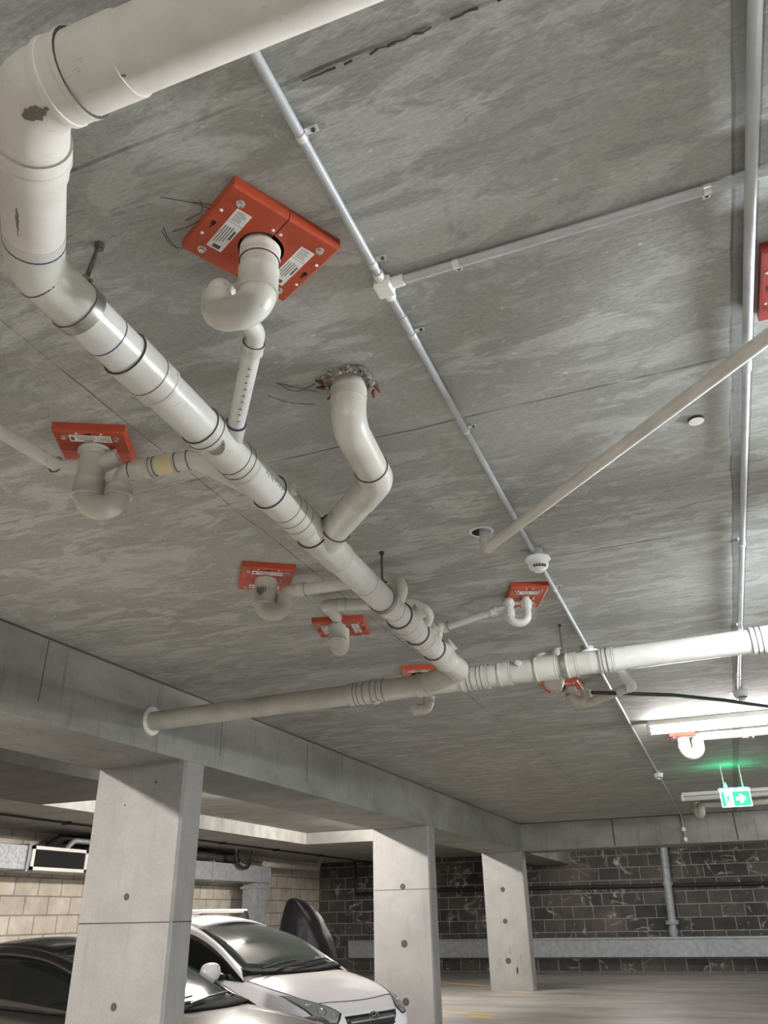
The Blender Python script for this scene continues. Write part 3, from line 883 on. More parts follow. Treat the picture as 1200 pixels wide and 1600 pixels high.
for f_ in (0.12, 0.46, 0.76, 0.93):
    ringline(Vector((pr.x, pr.y, zb + 0.16)).lerp(Pz(303, 717, 3.13), f_), Pz(303, 717, 3.13) - Vector((pr.x, pr.y, zb + 0.16)), 0.0415, t5, 'glue_line', 0.003)
sleeve(Vector((pb.x, pb.y, zb + 0.085)), (0, 0, 1), 0.059, 0.08, parent=t5, mat='pvc_dusty', lines='pvc_clean', k=1.05)
q0 = Vector((pb.x, pb.y, zb + 0.185))
b1 = q0 - Vector((0.13, 0.05, -0.01))
obj('tee_branch', MB().tube([q0, b1], 0.034, 20), 'pvc_dusty', t5)
obj('tee_branch', MB().tube([q0, q0 + Vector((0.10, 0.03, 0.045))], [0.042, 0.036], 20), 'pvc_dusty', t5)
q1 = Pz(205, 738, 3.07); q2 = Pz(303, 717, 3.13); q3 = on_main(438, 782) + Vector((-0.03, 0, 0.02))
out = fillet([(pr.x, pr.y, zb + 0.06), (pr.x, pr.y, zb + 0.16), q2, q3], [0.07, 0.10], 10)
obj('outlet_pipe', MB().tube(out, 0.038, 22), 'pvc', t5)
qq = Vector((pr.x, pr.y, zb + 0.16)); qd = (q2 - qq).normalized()
obj('taped_joint', MB().tube([qq.lerp(q2, 0.50), qq.lerp(q2, 0.72)], 0.0405, 22), 'yellowed_tape', t5, label='yellowed band on the outlet')
sleeve(qq.lerp(q2, 0.30), qd, 0.038, 0.06, parent=t5, k=1.08)
sleeve(Vector((pr.x, pr.y, zb + 0.07)), (0, 0, 1), 0.05, 0.05, parent=t5, mat='pvc_dusty', lines='pvc_clean', k=1.08)
# feeder pipe from the left edge
fl = Pz(-260, 520, 3.05)
t6 = thing('feeder_pipe', 'slim cream pipe coming in from the left edge to the tee', 'pipe', b1)
obj('pipe', MB().tube([b1 + (fl - b1).normalized() * -0.005, fl], 0.027, 20), 'pvc_clean', t6)
sleeve(b1, (fl - b1), 0.030, 0.04, parent=t6, mat='pvc_dusty', k=1.18)

# trap C
t7 = thing('drain_trap', 'wide cream trap with black drips left of the main pipe, outlet passing over it', 'pipe trap', (cCc.x, cCc.y, ZC), 'traps under the fire collars')
pc = Vector((cCc.x + 0.0, cCc.y + 0.0, 0))
zb = zline(0, 956, pc.x, pc.y)
du = Vector((0.97, 0.25, 0)).normalized()
pr = pc + du * 0.112
down = fillet([(pc.x, pc.y, ZC + 0.05), (pc.x, pc.y, zb), (pr.x, pr.y, zb), (pr.x, pr.y, zb + 0.09)], 0.055, 14)
nd = len(down)
obj('trap_bend', MB().tube(down, [0.066 + (0.045 - 0.066) * k / (nd - 1) for k in range(nd)], 26), 'pvc_dusty', t7)
sleeve(Vector((pc.x, pc.y, zb + 0.085)), (0, 0, 1), 0.067, 0.09, parent=t7, mat='pvc_dusty', lines='pvc_clean', k=1.04)
drip = MB()
for k in range(5):
    a = -1.75 + k * 0.17
    x, y = pc.x + 0.0715 * math.cos(a), pc.y + 0.0715 * math.sin(a)
    drip.tube([(x, y, zb + 0.125), (x, y, zb + 0.125 - random.uniform(0.025, 0.05))], 0.003, 6)
obj('glue_drip', drip, 'rubber_black', t7)
q2 = on_main(622, 952)
q1 = Pz(565, 903, 3.155)
qx = Pz(612, 903, 3.15)
out = fillet([(pr.x, pr.y, zb + 0.05), (pr.x, pr.y, 3.13), qx, q2 + Vector((0.10, -0.12, 0.10)), q2], [0.07, 0.07, 0.04], 10)
obj('outlet_pipe', MB().tube(out, 0.034, 20), 'pvc', t7)
qq = Vector((pr.x, pr.y, 3.13)); qd = (qx - qq).normalized()
sleeve(qq + qd * 0.10, qd, 0.034, 0.05, parent=t7, k=1.14)
sleeve(qx - qd * 0.08, qd, 0.034, 0.05, parent=t7, k=1.14)

# trap D (edge-on)
t8 = thing('drain_trap', 'cream trap seen edge-on with its outlet passing over the main pipe', 'pipe trap', (cD.x, cD.y, ZC), 'traps under the fire collars')
pd = Vector((cD.x, cD.y, 0))
zb = zline(0, 1016, pd.x, pd.y)
du = Vector((0.22, -0.97, 0)).normalized()
pr = pd + du * 0.14
down = fillet([(pd.x, pd.y, ZC + 0.05), (pd.x, pd.y, zb), (pr.x, pr.y, zb), (pr.x, pr.y, zb + 0.1)], 0.069, 14)
obj('trap_bend', MB().tube(down, 0.055, 26), 'pvc', t8)
sleeve(Vector((pr.x, pr.y, zb + 0.08)), (0, 0, 1), 0.055, 0.09, parent=t8, mat='pvc_dusty', k=1.04)
qa = Vector((pr.x, pr.y, zb + 0.12))
q1 = Pz(508, 945, 3.14); qx = Pz(642, 943, 3.13); q2 = on_main(660, 990)
out = fillet([(pr.x, pr.y, zb + 0.10), (pr.x, pr.y, zb + 0.18), q1, qx, q2 + Vector((0.10, -0.10, 0.10)), q2], [0.03, 0.05, 0.07, 0.04], 10)
obj('outlet_pipe', MB().tube(out, 0.036, 20), 'pvc', t8)
qd = (qx - q1).normalized()
sleeve(q1 + qd * 0.10, qd, 0.036, 0.05, parent=t8, k=1.14)
sleeve(qx - qd * 0.05, qd, 0.036, 0.05, parent=t8, k=1.14)

# trap E, thin white P-trap
t9 = thing('p_trap', 'thin clean white P-trap under the red fire collar below the smoke detector', 'pipe trap', (cE.x, cE.y, ZC), 'traps under the fire collars')
pe = Vector((cE.x, cE.y, 0))
zb = zline(0, 973, pe.x, pe.y)
du = Vector((-0.93, -0.36, 0)).normalized()
pr = pe + du * 0.11
down = fillet([(pe.x, pe.y, ZC + 0.05), (pe.x, pe.y, zb), (pr.x, pr.y, zb), (pr.x, pr.y, zb + 0.10)], 0.054, 14)
obj('trap_bend', MB().tube(down, 0.025, 20), 'pvc_clean', t9)
zt = zb + 0.13
obj('trap_nut', MB().lathe([(-0.025, 0.032), (0.0, 0.036), (0.03, 0.036), (0.034, 0.03)], (pe.x, pe.y, 3.16), (0, 0, 1), 12), 'pvc_clean', t9, False)
obj('trap_nut', MB().lathe([(-0.02, 0.030), (-0.015, 0.034), (0.02, 0.034), (0.025, 0.03)], (pr.x, pr.y, zb + 0.06), (0, 0, 1), 12), 'pvc_clean', t9, False)
ball = MB(); bmesh.ops.create_uvsphere(ball.bm, u_segments=20, v_segments=14, radius=0.038, matrix=Matrix.Translation((pr.x, pr.y, zt)))
obj('elbow_ball', ball, 'pvc_clean', t9)
qa = Vector((pr.x, pr.y, zt - 0.02)); qx = Pz(697, 980, 3.10); q2 = on_main(682, 1013)
qd = (qx - qa).normalized()
obj('outlet_pipe', MB().tube([qa, qx], 0.024, 18), 'pvc_clean', t9)
obj('trap_nut', MB().lathe([(-0.02, 0.033), (0.02, 0.033), (0.022, 0.028)], qa + qd * 0.10, qd, 12), 'pvc_clean', t9, False)
out = fillet([qx, Pz(683, 980, 3.10), q2 + Vector((0.06, -0.10, 0.08)), q2], [0.05, 0.03], 8)
obj('elbow', MB().tube(out, 0.031, 18), 'pvc', t9)
sleeve(qx, qd, 0.026, 0.04, parent=t9, mat='pvc_dusty', k=1.3)

# trap F beyond the crossing pipe, G dusty, H by the lamp, a grey one by the unlit lamp
def simple_trap(c, py, du, gap, r, name_label, mat, rise=0.12, tail=None, tr=None):
    tt = thing('drain_trap', name_label, 'pipe trap', (c.x, c.y, ZC), 'traps under the fire collars')
    z = zline(0, py, c.x, c.y)
    du = Vector(du).normalized()
    pq = Vector((c.x, c.y, 0)) + du * gap
    dn = fillet([(c.x, c.y, ZC + 0.04), (c.x, c.y, z), (pq.x, pq.y, z), (pq.x, pq.y, z + rise * 0.8)], gap * 0.49, 12)
    obj('trap_bend', MB().tube(dn, r, 22), mat, tt)
    sleeve(Vector((c.x, c.y, z + 0.08)), (0, 0, 1), r * 1.02, 0.05, parent=tt, mat=mat, k=1.06)
    if tail:
        pts = [(pq.x, pq.y, z + rise * 0.5), (pq.x, pq.y, z + rise)] + [(a[0], a[1], z + rise - 0.01 * k if a[2] is None else a[2]) for k, a in enumerate(tail)]
        o2 = fillet(pts, 0.06, 8)
        obj('outlet_pipe', MB().tube(o2, tr or r * 0.8, 18), mat, tt)
    return tt, pq, z
pf = Pz(668, 1062, 3.24)
tf, pq, z = simple_trap(pf, 1108, (-0.9, -0.4, 0), 0.11, 0.045, 'small cream trap hanging below the crossing pipe', 'pvc', 0.02)
obj('cleanout_tail', MB().tube([(pq.x, pq.y, z), (pq.x - 0.03, pq.y, z - 0.035)], [0.034, 0.028], 16), 'pvc_dusty', tf)
pg = Vector((cG.x + 0.065, cG.y + 0.05, 0))
gx = Pz(985, 1074, 3.06)
tg, pq, z = simple_trap(pg, 1098, (0.95, 0.25, 0), 0.125, 0.050, 'dust-coated clear trap below the crossing pipe near the hanger', 'pvc_dusty', 0.12, None)
o2 = fillet([(pq.x, pq.y, z + 0.06), (pq.x, pq.y, 3.07), gx], 0.03, 6)
obj('outlet_pipe', MB().tube(o2, 0.036, 18), 'pvc', tg)
tr = fillet([gx + Vector((-0.03, 0, 0)), gx + Vector((0.02, 0.0, 0.0)), Pz(962, 1040, 3.22)], 0.02, 6)
obj('riser_pipe', MB().tube(tr, 0.040, 20), 'pvc_clean', tg)
# ribbed capped stub and round plate by the crossing pipe
pst = Pz(866, 1066, 2.98)
th = thing('cleanout_cap', 'cream ribbed cleanout cap hanging below the crossing pipe', 'pipe cap', pst)
ax = Vector((-0.25, -0.55, -0.8)).normalized()
obj('cap', MB().lathe([(-0.20, 0.06), (-0.02, 0.066), (-0.018, 0.072), (0.0, 0.072), (0.002, 0.067), (0.012, 0.067), (0.014, 0.072), (0.03, 0.072), (0.032, 0.06), (0.024, 0.055)], pst, ax, 24), 'yellowed_tape' if False else 'pvc', th)
obj('pipe', MB().tube([pst - ax * 0.1, Vector((pst.x + 0.05, pst.y + 0.1, ZC + 0.02))], 0.055, 20), 'pvc', th)
tag(obj('ceiling_plate', MB().lathe([(0, 0.085), (0.02, 0.082), (0.03, 0.06)], Pz(853, 1024, ZC), (0, 0, -1), 24), 'white_plastic', None), 'round white plate on the ceiling above the crossing pipe', 'ceiling plate')

ph = Pz(1067, 1152, 3.22)
th_, pq, z = simple_trap(ph, 1178, (0.98, 0.15, 0), 0.15, 0.066, 'white trap lit up under the glowing batten light', 'pvc_clean', 0.19, [(ph.x + 0.62, ph.y + 0.05, None), (ph.x + 2.0, ph.y - 0.1, None)], 0.052)
sleeve(Vector((ph.x + 0.66, ph.y + 0.045, z + 0.19)), (1, 0, 0), 0.053, 0.07, parent=th_, mat='pvc_clean', k=1.25)
sleeve(Vector((ph.x + 0.74, ph.y + 0.04, z + 0.19)), (1, 0, 0), 0.053, 0.02, parent=th_, mat='pvc_clean', k=1.35)
o2 = fillet([(ph.x + 0.9, ph.y, z + 0.18), (ph.x + 1.05, ph.y - 0.05, z + 0.23), (ph.x + 2.0, ph.y - 0.2, z + 0.22)], 0.05, 6)
obj('branch_pipe', MB().tube(o2, 0.04, 16), 'pvc_clean', th_)
pi_ = Pz(1088, 1258, 3.2)
ti, pq, z = simple_trap(pi_, 1273, (0.6, -0.6, 0), 0.10, 0.07, 'grey trap in the shade behind the unlit batten light', 'pvc_dusty', 0.16, [(pi_.x + 0.5, pi_.y + 0.05, None), (pi_.x + 1.9, pi_.y - 0.1, None)], 0.05)

# ------------------------------------------------------------------ conduits
def clips(root, pts, d, r, side):
    for k, p in enumerate(pts):
        d = d.normalized(); sd = d.cross(Vector((0, 0, 1))).normalized() * side
        rot = Matrix((d, sd, d.cross(sd))).transposed()
        if rot.determinant() < 0: rot = Matrix((d, sd, -d.cross(sd))).transposed()
        lab = root['label']
        mbx = MB().lathe([(-0.010, r * 1.02), (-0.010, r * 1.16), (0.010, r * 1.16), (0.010, r * 1.02)], p, d, 18)
        o = obj('saddle_clip', mbx, 'zinc_clip', root)
        tabp = Vector((p.x, p.y, ZC))
        tb = MB()
        tb.box((-0.010, r * 0.9, -0.004), (0.010, r + 0.032, 0.0), Matrix((d, sd, Vector((0, 0, 1)))).transposed(), tabp)
        obj('tab', tb, 'zinc_clip', o, False)
        obj('screw', MB().lathe([(0, 0.006), (0.004, 0.006), (0.005, 0.003)], tabp + sd * (r + 0.02) + Vector((0, 0, -0.004)), (0, 0, -1), 10), 'steel_rod', o)
rc = 0.0135
zc_ = ZC - rc - 0.003
xa = -0.667
ct = thing('conduit', 'straight grey conduit along the ceiling from above the elbow to the far beam', 'conduit', (xa, 4, zc_))
obj('tube', MB().tube([(xa, 0.45, zc_), (xa, 18.8, zc_)], rc, 16), 'conduit_grey', ct)
clips(ct, [Vector((xa, Pz(*q, zc_).y, zc_)) for q in ((474, 213), (587, 411), (648, 522), (731, 672), (812, 822), (868, 920))], Vector((0, 1, 0)), rc, 1)
for q in ((640, 500), (652, 530), (800, 800)):
    y = Pz(*q, zc_).y
    obj('joiner', MB().tube([(xa, y - 0.03, zc_), (xa, y + 0.03, zc_)], rc * 1.15, 16), 'conduit_grey', ct)
dn = fillet([(xa, 18.6, zc_), (xa, 18.845, zc_), (xa, 18.845, 2.70)], 0.05, 6)
obj('down_tube', MB().tube(dn, rc, 14), 'conduit_grey', ct)
# tee box
pt = Pz(608, 452, ZC - 0.02)
yx = Pz(620, 440, zc_).y
tb = thing('conduit_tee', 'cream plastic conduit tee box where the two conduits meet', 'conduit fitting', (xa, yx, ZC))
obj('box', MB().box((-0.028, -0.03, -0.045), (0.028, 0.03, -0.001), None, (xa, yx, ZC)), 'white_paint', tb, False, bevel=0.006)
obj('spigot', MB().tube([(xa, yx - 0.06, zc_), (xa, yx + 0.06, zc_)], rc * 1.3, 16), 'white_paint', tb)
obj('spigot', MB().tube([(xa, yx, zc_), (xa + 0.065, yx, zc_)], rc * 1.4, 16), 'white_paint', tb)
cx = thing('conduit', 'grey conduit branching right from the tee box across the ceiling', 'conduit', (0, yx, zc_))
obj('tube', MB().tube([(xa + 0.02, yx, zc_), (1.9, yx, zc_)], rc * 1.05, 16), 'conduit_grey', cx)
clips(cx, [Vector((Pz(*q, zc_).x, yx, zc_)) for q in ((713, 414), (1105, 298))], Vector((1, 0, 0)), rc, -1)
zr = ZC - 0.035
rr = 0.0165
cr = thing('conduit', 'grey-white conduit along the right edge ending at a far detector', 'conduit', (0.413, 4, zr))
xr = Pz(1168, 500, zr).x
yend = 7.8
ysplit = Pz(1165, 565, zr).y
obj('tube', MB().tube([(xr, 0.3, zr), (xr, ysplit, zr)], rr, 16), 'conduit_grey', cr)
obj('tube', MB().tube([(xr, ysplit, zr), (xr, yend, zr)], rr * 0.86, 16), 'conduit_grey', cr)
obj('joiner', MB().tube([(xr, ysplit - 0.02, zr), (xr, ysplit + 0.05, zr)], rr * 1.12, 16), 'conduit_grey', cr)
for y in (1.1, 4.35, 5.9, 7.3):
    c = obj('saddle_clip', MB().lathe([(-0.012, rr * 1.0), (-0.012, rr * 1.15), (0.012, rr * 1.15), (0.012, rr * 1.0)], (xr, y, zr), (0, 1, 0), 16), 'zinc_clip', cr)
    obj('tab', MB().box((-0.02, -0.012, 0), (0.02, 0.012, 0.022), None, (xr, y, zr + 0.012)), 'zinc_clip', c, False)
# diagonal waste pipe and its hole
h1 = Pz(752, 830, ZC); d0 = Vector((h1.x + 0.02, h1.y - 0.01, 3.14)); d1 = Pz(1200, 526, 3.125)
d2 = d1 + (d1 - d0) * 0.9
dg = thing('waste_pipe', 'slim cream waste pipe running diagonally off to the right edge', 'pipe', d0)
obj('drop_pipe', MB().tube([(d0.x, d0.y, ZC + 0.05), d0 + Vector((0, 0, 0.012))], 0.03, 18), 'conduit_grey', dg)
obj('elbow', MB().tube(fillet([d0 + Vector((0, 0, 0.05)), d0, d0 + (d1 - d0).normalized() * 0.05], 0.03, 8), 0.033, 18), 'pvc_dusty', dg)
obj('pipe', MB().tube([d0, d2], 0.0265, 20), 'pvc', dg)
def pipe_hole(c, r, label, fill='slot_black'):
    o = tag(obj('pipe_hole', MB().lathe([(0, r * 1.25), (0.006, r * 1.2), (0.008, r), (0.002, r * 0.98)], (c.x, c.y, ZC), (0, 0, -1), 22), 'white_paint', None), label, 'pipe hole')
    obj('opening', MB().lathe([(0, r), (0.0035, r * 0.99)], (c.x, c.y, ZC), (0, 0, -1), 22), fill, o, False)
pipe_hole(Vector((h1.x, h1.y, 0)), 0.052, 'round ceiling hole with a white rim where the slim waste pipe drops')
h2 = Pz(1087, 655, ZC)
o = tag(obj('capped_hole', MB().lathe([(0, 0.032), (0.012, 0.031), (0.013, 0.024)], h2, (0, 0, -1), 20, [1, 0]), ['white_paint', 'seam_dark'], None), 'small round capped hole in the ceiling by the slim diagonal pipe', 'ceiling cap')

# black cable pipe drooping to the right
q = [Pz(925, 1082, 3.03), Pz(1050, 1086, 3.10), Pz(1130, 1094, 3.10), Pz(1200, 1104, 3.08), Pz(1330, 1128, 3.06)]
bc = thing('cable_conduit', 'black cable conduit with a green stripe running right from the dusty trap', 'cable', q[0])
obj('cable', MB().tube(fillet(q, 0.5, 6), 0.016, 12), 'rubber_black', bc)
obj('green_stripe', MB().tube([p + Vector((0, -0.012, -0.010)) for p in fillet(q[1:], 0.5, 6)], 0.006, 8), 'green_cable', bc)

# ------------------------------------------------------------------ detectors
def detector(x, y, s, label, drop=0.0):
    loc = Vector((x, y, ZC))
    d = thing('smoke_detector', label, 'smoke detector', loc, 'round white smoke detectors on the ceiling')
    z0 = 0.03 + drop
    obj('mounting_box', MB().lathe([(0, 0.032 * s), (z0, 0.032 * s)], loc, (0, 0, -1), 20), 'conduit_grey', d)
    o = loc + Vector((0, 0, -z0))
    obj('base', MB().lathe([(0, 0.05 * s), (0.004, 0.068 * s), (0.012 * s, 0.070 * s), (0.018 * s, 0.064 * s)], o, (0, 0, -1), 32), 'white_plastic', d)
    obj('body', MB().lathe([(0.016 * s, 0.058 * s), (0.05 * s, 0.056 * s), (0.062 * s, 0.050 * s), (0.072 * s, 0.030 * s), (0.080 * s, 0.028 * s), (0.084 * s, 0.022 * s)], o, (0, 0, -1), 32), 'white_plastic', d)
    vn = MB()
    for k in range(5):
        a = math.radians(-105 + 17 * k)
        vn.box((0.0445 * s, -0.005 * s, -0.0685 * s), (0.0535 * s, 0.005 * s, -0.0555 * s), Matrix.Rotation(a, 3, 'Z'), o)
    obj('vent', vn, 'seam_dark', d, False)
    return d
detector(-0.652, Pz(836, 880, 3.17).y, 1.0, 'large white smoke detector on the straight conduit', 0.02)
detector(-0.655, Pz(924, 1020, 3.2).y, 0.95, 'white detector at the straight conduit just behind the crossing pipe')
detector(-0.655, Pz(1031, 1210, 3.2).y, 1.05, 'small far white detector on the straight conduit before the cross beam')
detector(xr + 0.01, 7.85, 1.1, 'white detector at the end of the right edge conduit')
jb = Pz(930, 1050, ZC - 0.04)
tag(obj('junction_box', MB().lathe([(0, 0.055), (0.03, 0.055), (0.045, 0.04), (0.05, 0.02)], (jb.x, jb.y, ZC), (0, 0, -1), 24), 'white_plastic', None), 'round white junction box seen just below the crossing pipe', 'junction box')

# loose tie wire by the nearest collar
wv = MB()
for a, b, c in (((250, 308), (310, 318), (335, 330)), ((255, 355), (262, 372), (278, 390)), ((290, 345), (318, 330), (312, 312)), ((270, 362), (290, 356), (312, 345)), ((300, 316), (318, 318), (330, 320)), ((252, 360), (268, 385), (285, 388))):
    pts = [Pz(*a, ZC - 0.003), Pz(*b, ZC - 0.025), Pz(*c, ZC - 0.01)]
    wv.tube(fillet(pts, 0.15, 6), 0.0011, 5)
tag(obj('tie_wire', wv, 'rubber_black', None), 'loose black tie wires poking from the ceiling beside the nearest fire collar', 'wire')
wv = MB()
for a, b, c in (((430, 598), (470, 607), (495, 612)), ((418, 618), (450, 630), (492, 632)), ((435, 600), (462, 615), (492, 600))):
    pts = [Pz(*a, ZC - 0.002), Pz(*b, ZC - 0.006), Pz(*c, ZC - 0.004)]
    wv.tube(fillet(pts, 0.2, 6), 0.0013, 5)
tag(obj('tie_wire', wv, 'steel_rod', None), 'thin dark wires on the ceiling left of the ragged pipe hole', 'wire')

# long crack and pour joint in the ceiling
ck = MB()
pts = []
for k in range(60):
    x = -0.60 + k * 0.022
    pts.append((x, 1.072 + random.uniform(-0.004, 0.004) - 0.002 * k / 10, ZC - 0.0006))
for k in range(0, 58):
    if random.random() < 0.72: ck.tube(pts[k:k + 2], random.uniform(0.0012, 0.0035), 5)
tag(obj('ceiling_crack', ck, 'crack_dark', None), 'ragged dark crack across the ceiling above the straight conduit', 'crack', None, 'structure')

# ------------------------------------------------------------------ exit sign
ez = 2.80
ep = Pz(1150, 1248, ez)
es = thing('exit_sign', 'lit green running man exit sign with a white right arrow', 'exit sign', (ep.x, ep.y, ZC))
yaw = math.radians(2)
rotS = Matrix.Rotation(yaw, 3, 'Z')
W2, H2 = 0.195, 0.105
def sbox(lo, hi, mbx): return mbx.box(lo, hi, rotS, ep)
obj('panel', sbox((-W2, -0.012, -H2), (W2, 0.012, H2), MB()), 'sign_white', es, False, bevel=0.003)
gm = MB()
sbox((-W2 + 0.012, -0.0135, -H2 + 0.012), (-W2 + 0.055, -0.011, H2 - 0.012), gm)
sbox((-0.035, -0.0135, -H2 + 0.012), (W2 - 0.012, -0.011, H2 - 0.012), gm)
pl = obj('green_field', gm, 'sign_green', es, False)
def spoly(poly, y0, y1, name, mat):
    M = Matrix.Translation(ep) @ rotS.to_4x4() @ Matrix(((1, 0, 0, 0), (0, 0, 1, 0), (0, 1, 0, 0), (0, 0, 0, 1)))
    obj(name, MB().prism(poly, y0, y1, M), mat, es, False)
spoly([(0.0, -0.022), (0.062, -0.022), (0.040, -0.058), (0.074, -0.058), (0.135, 0.0), (0.074, 0.058), (0.040, 0.058), (0.062, 0.022), (0.0, 0.022)], -0.0155, -0.012, 'arrow', 'sign_white')
man = MB()
M = Matrix.Translation(ep) @ rotS.to_4x4() @ Matrix(((1, 0, 0, 0), (0, 0, 1, 0), (0, 1, 0, 0), (0, 0, 0, 1)))
ring = [(-0.088 + 0.012 * math.cos(k * math.pi / 6), 0.052 + 0.012 * math.sin(k * math.pi / 6)) for k in range(12)]
man.prism(ring, -0.0155, -0.012, M)
for poly in ([(-0.108, 0.035), (-0.082, 0.038), (-0.092, -0.012), (-0.116, -0.010)],
             [(-0.085, 0.036), (-0.058, 0.016), (-0.052, 0.022), (-0.080, 0.038)],
             [(-0.106, 0.034), (-0.132, 0.010), (-0.128, 0.002), (-0.104, 0.022)],
             [(-0.094, -0.010), (-0.070, -0.030), (-0.078, -0.072), (-0.088, -0.070), (-0.084, -0.036), (-0.108, -0.014)],
             [(-0.116, -0.010), (-0.122, -0.040), (-0.146, -0.060), (-0.140, -0.068), (-0.112, -0.046), (-0.100, -0.012)]):
    man.prism(poly, -0.0155, -0.012, M)
obj('running_figure', man, 'sign_green', es, False)
obj('mount_bar', sbox((-W2 - 0.02, -0.03, H2), (W2 + 0.01, 0.03, H2 + 0.03), MB()), 'white_plastic', es, False, bevel=0.004)
obj('top_light', sbox((-W2, -0.022, H2 + 0.0305), (W2 - 0.02, 0.022, H2 + 0.036), MB()), 'sign_strip', es, False)
for x in (-0.12, 0.12):
    a = ep + rotS @ Vector((x, 0, H2 + 0.02))
    obj('hanging_rod', MB().tube([a, (a.x, a.y, ZC)], 0.006, 8), 'white_plastic', es)
a = ep + rotS @ Vector((-W2 * 0.5, 0, H2 + 0.035))
obj('indicator_led', MB().lathe([(0, 0.02), (0.04, 0.014), (0.08, 0.003)], a, (0, 0, 1), 10), 'sign_led', es)

# ------------------------------------------------------------------ services along the cream wall
dx0, dx1 = -12.1, -11.2
zd0, zd1 = 2.275, 2.665
dt = thing('air_duct', 'long galvanised rectangular air duct along the cream block wall', 'duct', (-11.6, 14, zd0))
obj('duct_body', MB().box((dx0, 6.5, zd0), (dx1, 11.55, zd1)), 'galvanised', dt, False, bevel=0.01, label='bright spangled duct length')
obj('duct_body', MB().box((dx0, 11.55, zd0 + 0.003), (dx1, 20.2, zd1 - 0.003)), 'galvanised_dull', dt, False, bevel=0.01)
for y in (8.6, 11.55, 14.6, 17.4, 20.15):
    obj('flange', MB().box((dx0, y - 0.02, zd0 - 0.025), (dx1 + 0.025, y + 0.02, zd1 + 0.025)), 'galvanised_dull', dt, False)
obj('drop_duct', MB().box((-11.62, 19.50, 0.0), (-11.25, 20.1, zd0 + 0.02)), 'galvanised_dull', dt, False, bevel=0.01)
obj('flange', MB().box((-11.66, 19.45, zd0 - 0.14), (-11.20, 20.15, zd0 - 0.09)), 'galvanised_dull', dt, False)
gy0, gy1 = 11.62, 13.05
fr = MB()
for lo, hi in (((dx1, gy0, zd0), (dx1 + 0.03, gy1, zd0 + 0.055)), ((dx1, gy0, zd1 - 0.055), (dx1 + 0.03, gy1, zd1)), ((dx1, gy0, zd0), (dx1 + 0.03, gy0 + 0.07, zd1)), ((dx1, gy1 - 0.07, zd0), (dx1 + 0.03, gy1, zd1))):
    fr.box(lo, hi)
gf = obj('grille_frame', fr, 'white_paint', dt, False)
gr = MB().box((dx1, gy0 + 0.05, zd0 + 0.04), (dx1 + 0.006, gy1 - 0.05, zd1 - 0.04))
for k in range(12):
    z = zd0 + 0.06 + k * 0.025
    gr.box((dx1 + 0.006, gy0 + 0.06, z), (dx1 + 0.016, gy1 - 0.06, z + 0.006))
obj('grille', gr, 'slot_black', gf, False)
for y in (9.5, 16.6):
    obj('hanger_rod', MB().tube([(dx1 + 0.03, y, zd0), (dx1 + 0.03, y, 3.0)], 0.012, 8), 'conduit_grey', dt)
ww = thing('vent_pipe', 'cream pipe turning up at the far end of the air duct', 'pipe', (-11.3, 21, 2.7))
obj('pipe', MB().tube(fillet([(-11.3, 20.0, 2.73), (-11.3, 23.2, 2.76), (-11.3, 23.35, 3.02)], 0.12, 8), 0.075, 18), 'pvc', ww)
fl = thing('flexible_duct', 'dark flexible duct lying above the air duct', 'duct', (-11.5, 15, 2.85))
pts = [Vector((-11.6, 13.4 + 0.03 * k, 2.80 + 0.012 * math.sin(k * 0.15))) for k in range(190)]
obj('hose', MB().tube(pts, [0.12 + (0.012 if k % 2 else 0) for k in range(190)], 14), 'rubber_black', fl)
lp = thing('coiled_cable', 'black cable coil hanging in front of the duct', 'cable', (-11.1, 18.4, 2.85))
ring = [Vector((-11.08 + 0.02 * math.sin(3 * a), 18.6 + 0.42 * math.cos(a), 2.93 + 0.36 * math.sin(a))) for a in [math.pi + math.pi * k / 30 for k in range(31)]]
obj('coil', MB().tube(ring, 0.035, 10), 'rubber_black', lp)
obj('coil', MB().tube([Vector((p.x + 0.06, 18.55 + (p.y - 18.6) * 0.75, 2.96 + (p.z - 2.93) * 0.8)) for p in ring], 0.028, 10), 'rubber_black', lp)
obj('strap', MB().tube([(-11.08, 18.18, 2.93), (-11.08, 18.18, 3.0)], 0.02, 8), 'conduit_grey', lp)
obj('strap', MB().tube([(-11.08, 19.02, 2.93), (-11.08, 19.02, 3.0)], 0.02, 8), 'conduit_grey', lp)
el = thing('bent_pipe', 'silver bent pipe elbow on top of the air duct beside the nearest column', 'pipe', (-11.3, 12.9, 2.8))
obj('pipe', MB().tube(fillet([(-11.3, 12.55, 2.66), (-11.3, 12.75, 2.82), (-11.3, 14.2, 2.84)], 0.1, 8), 0.05, 14), 'galvanised', el)
obj('pipe', MB().tube(fillet([(-11.6, 12.40, 2.66), (-11.6, 12.7, 2.86), (-11.6, 14.0, 2.90)], 0.1, 8), 0.085, 14), 'rubber_black', el)
cb = thing('ceiling_cable', 'thin black cable clipped along the lowered soffit', 'cable', (-10.4, 14, 2.98))
obj('cable', MB().tube(fillet([(-10.25, 5, 2.975), (-10.42, 13, 2.975), (-10.42, 24.94, 2.975), (-10.2, 24.96, 2.9)], 0.1, 4), 0.018, 8), 'rubber_black', cb)
for y in (9.0, 11.5, 14.0, 16.5, 19.0, 21.5):
    obj('clip', MB().box((-10.5, y - 0.03, 2.95), (-10.33, y + 0.03, 3.0)), 'rubber_black', cb, False)

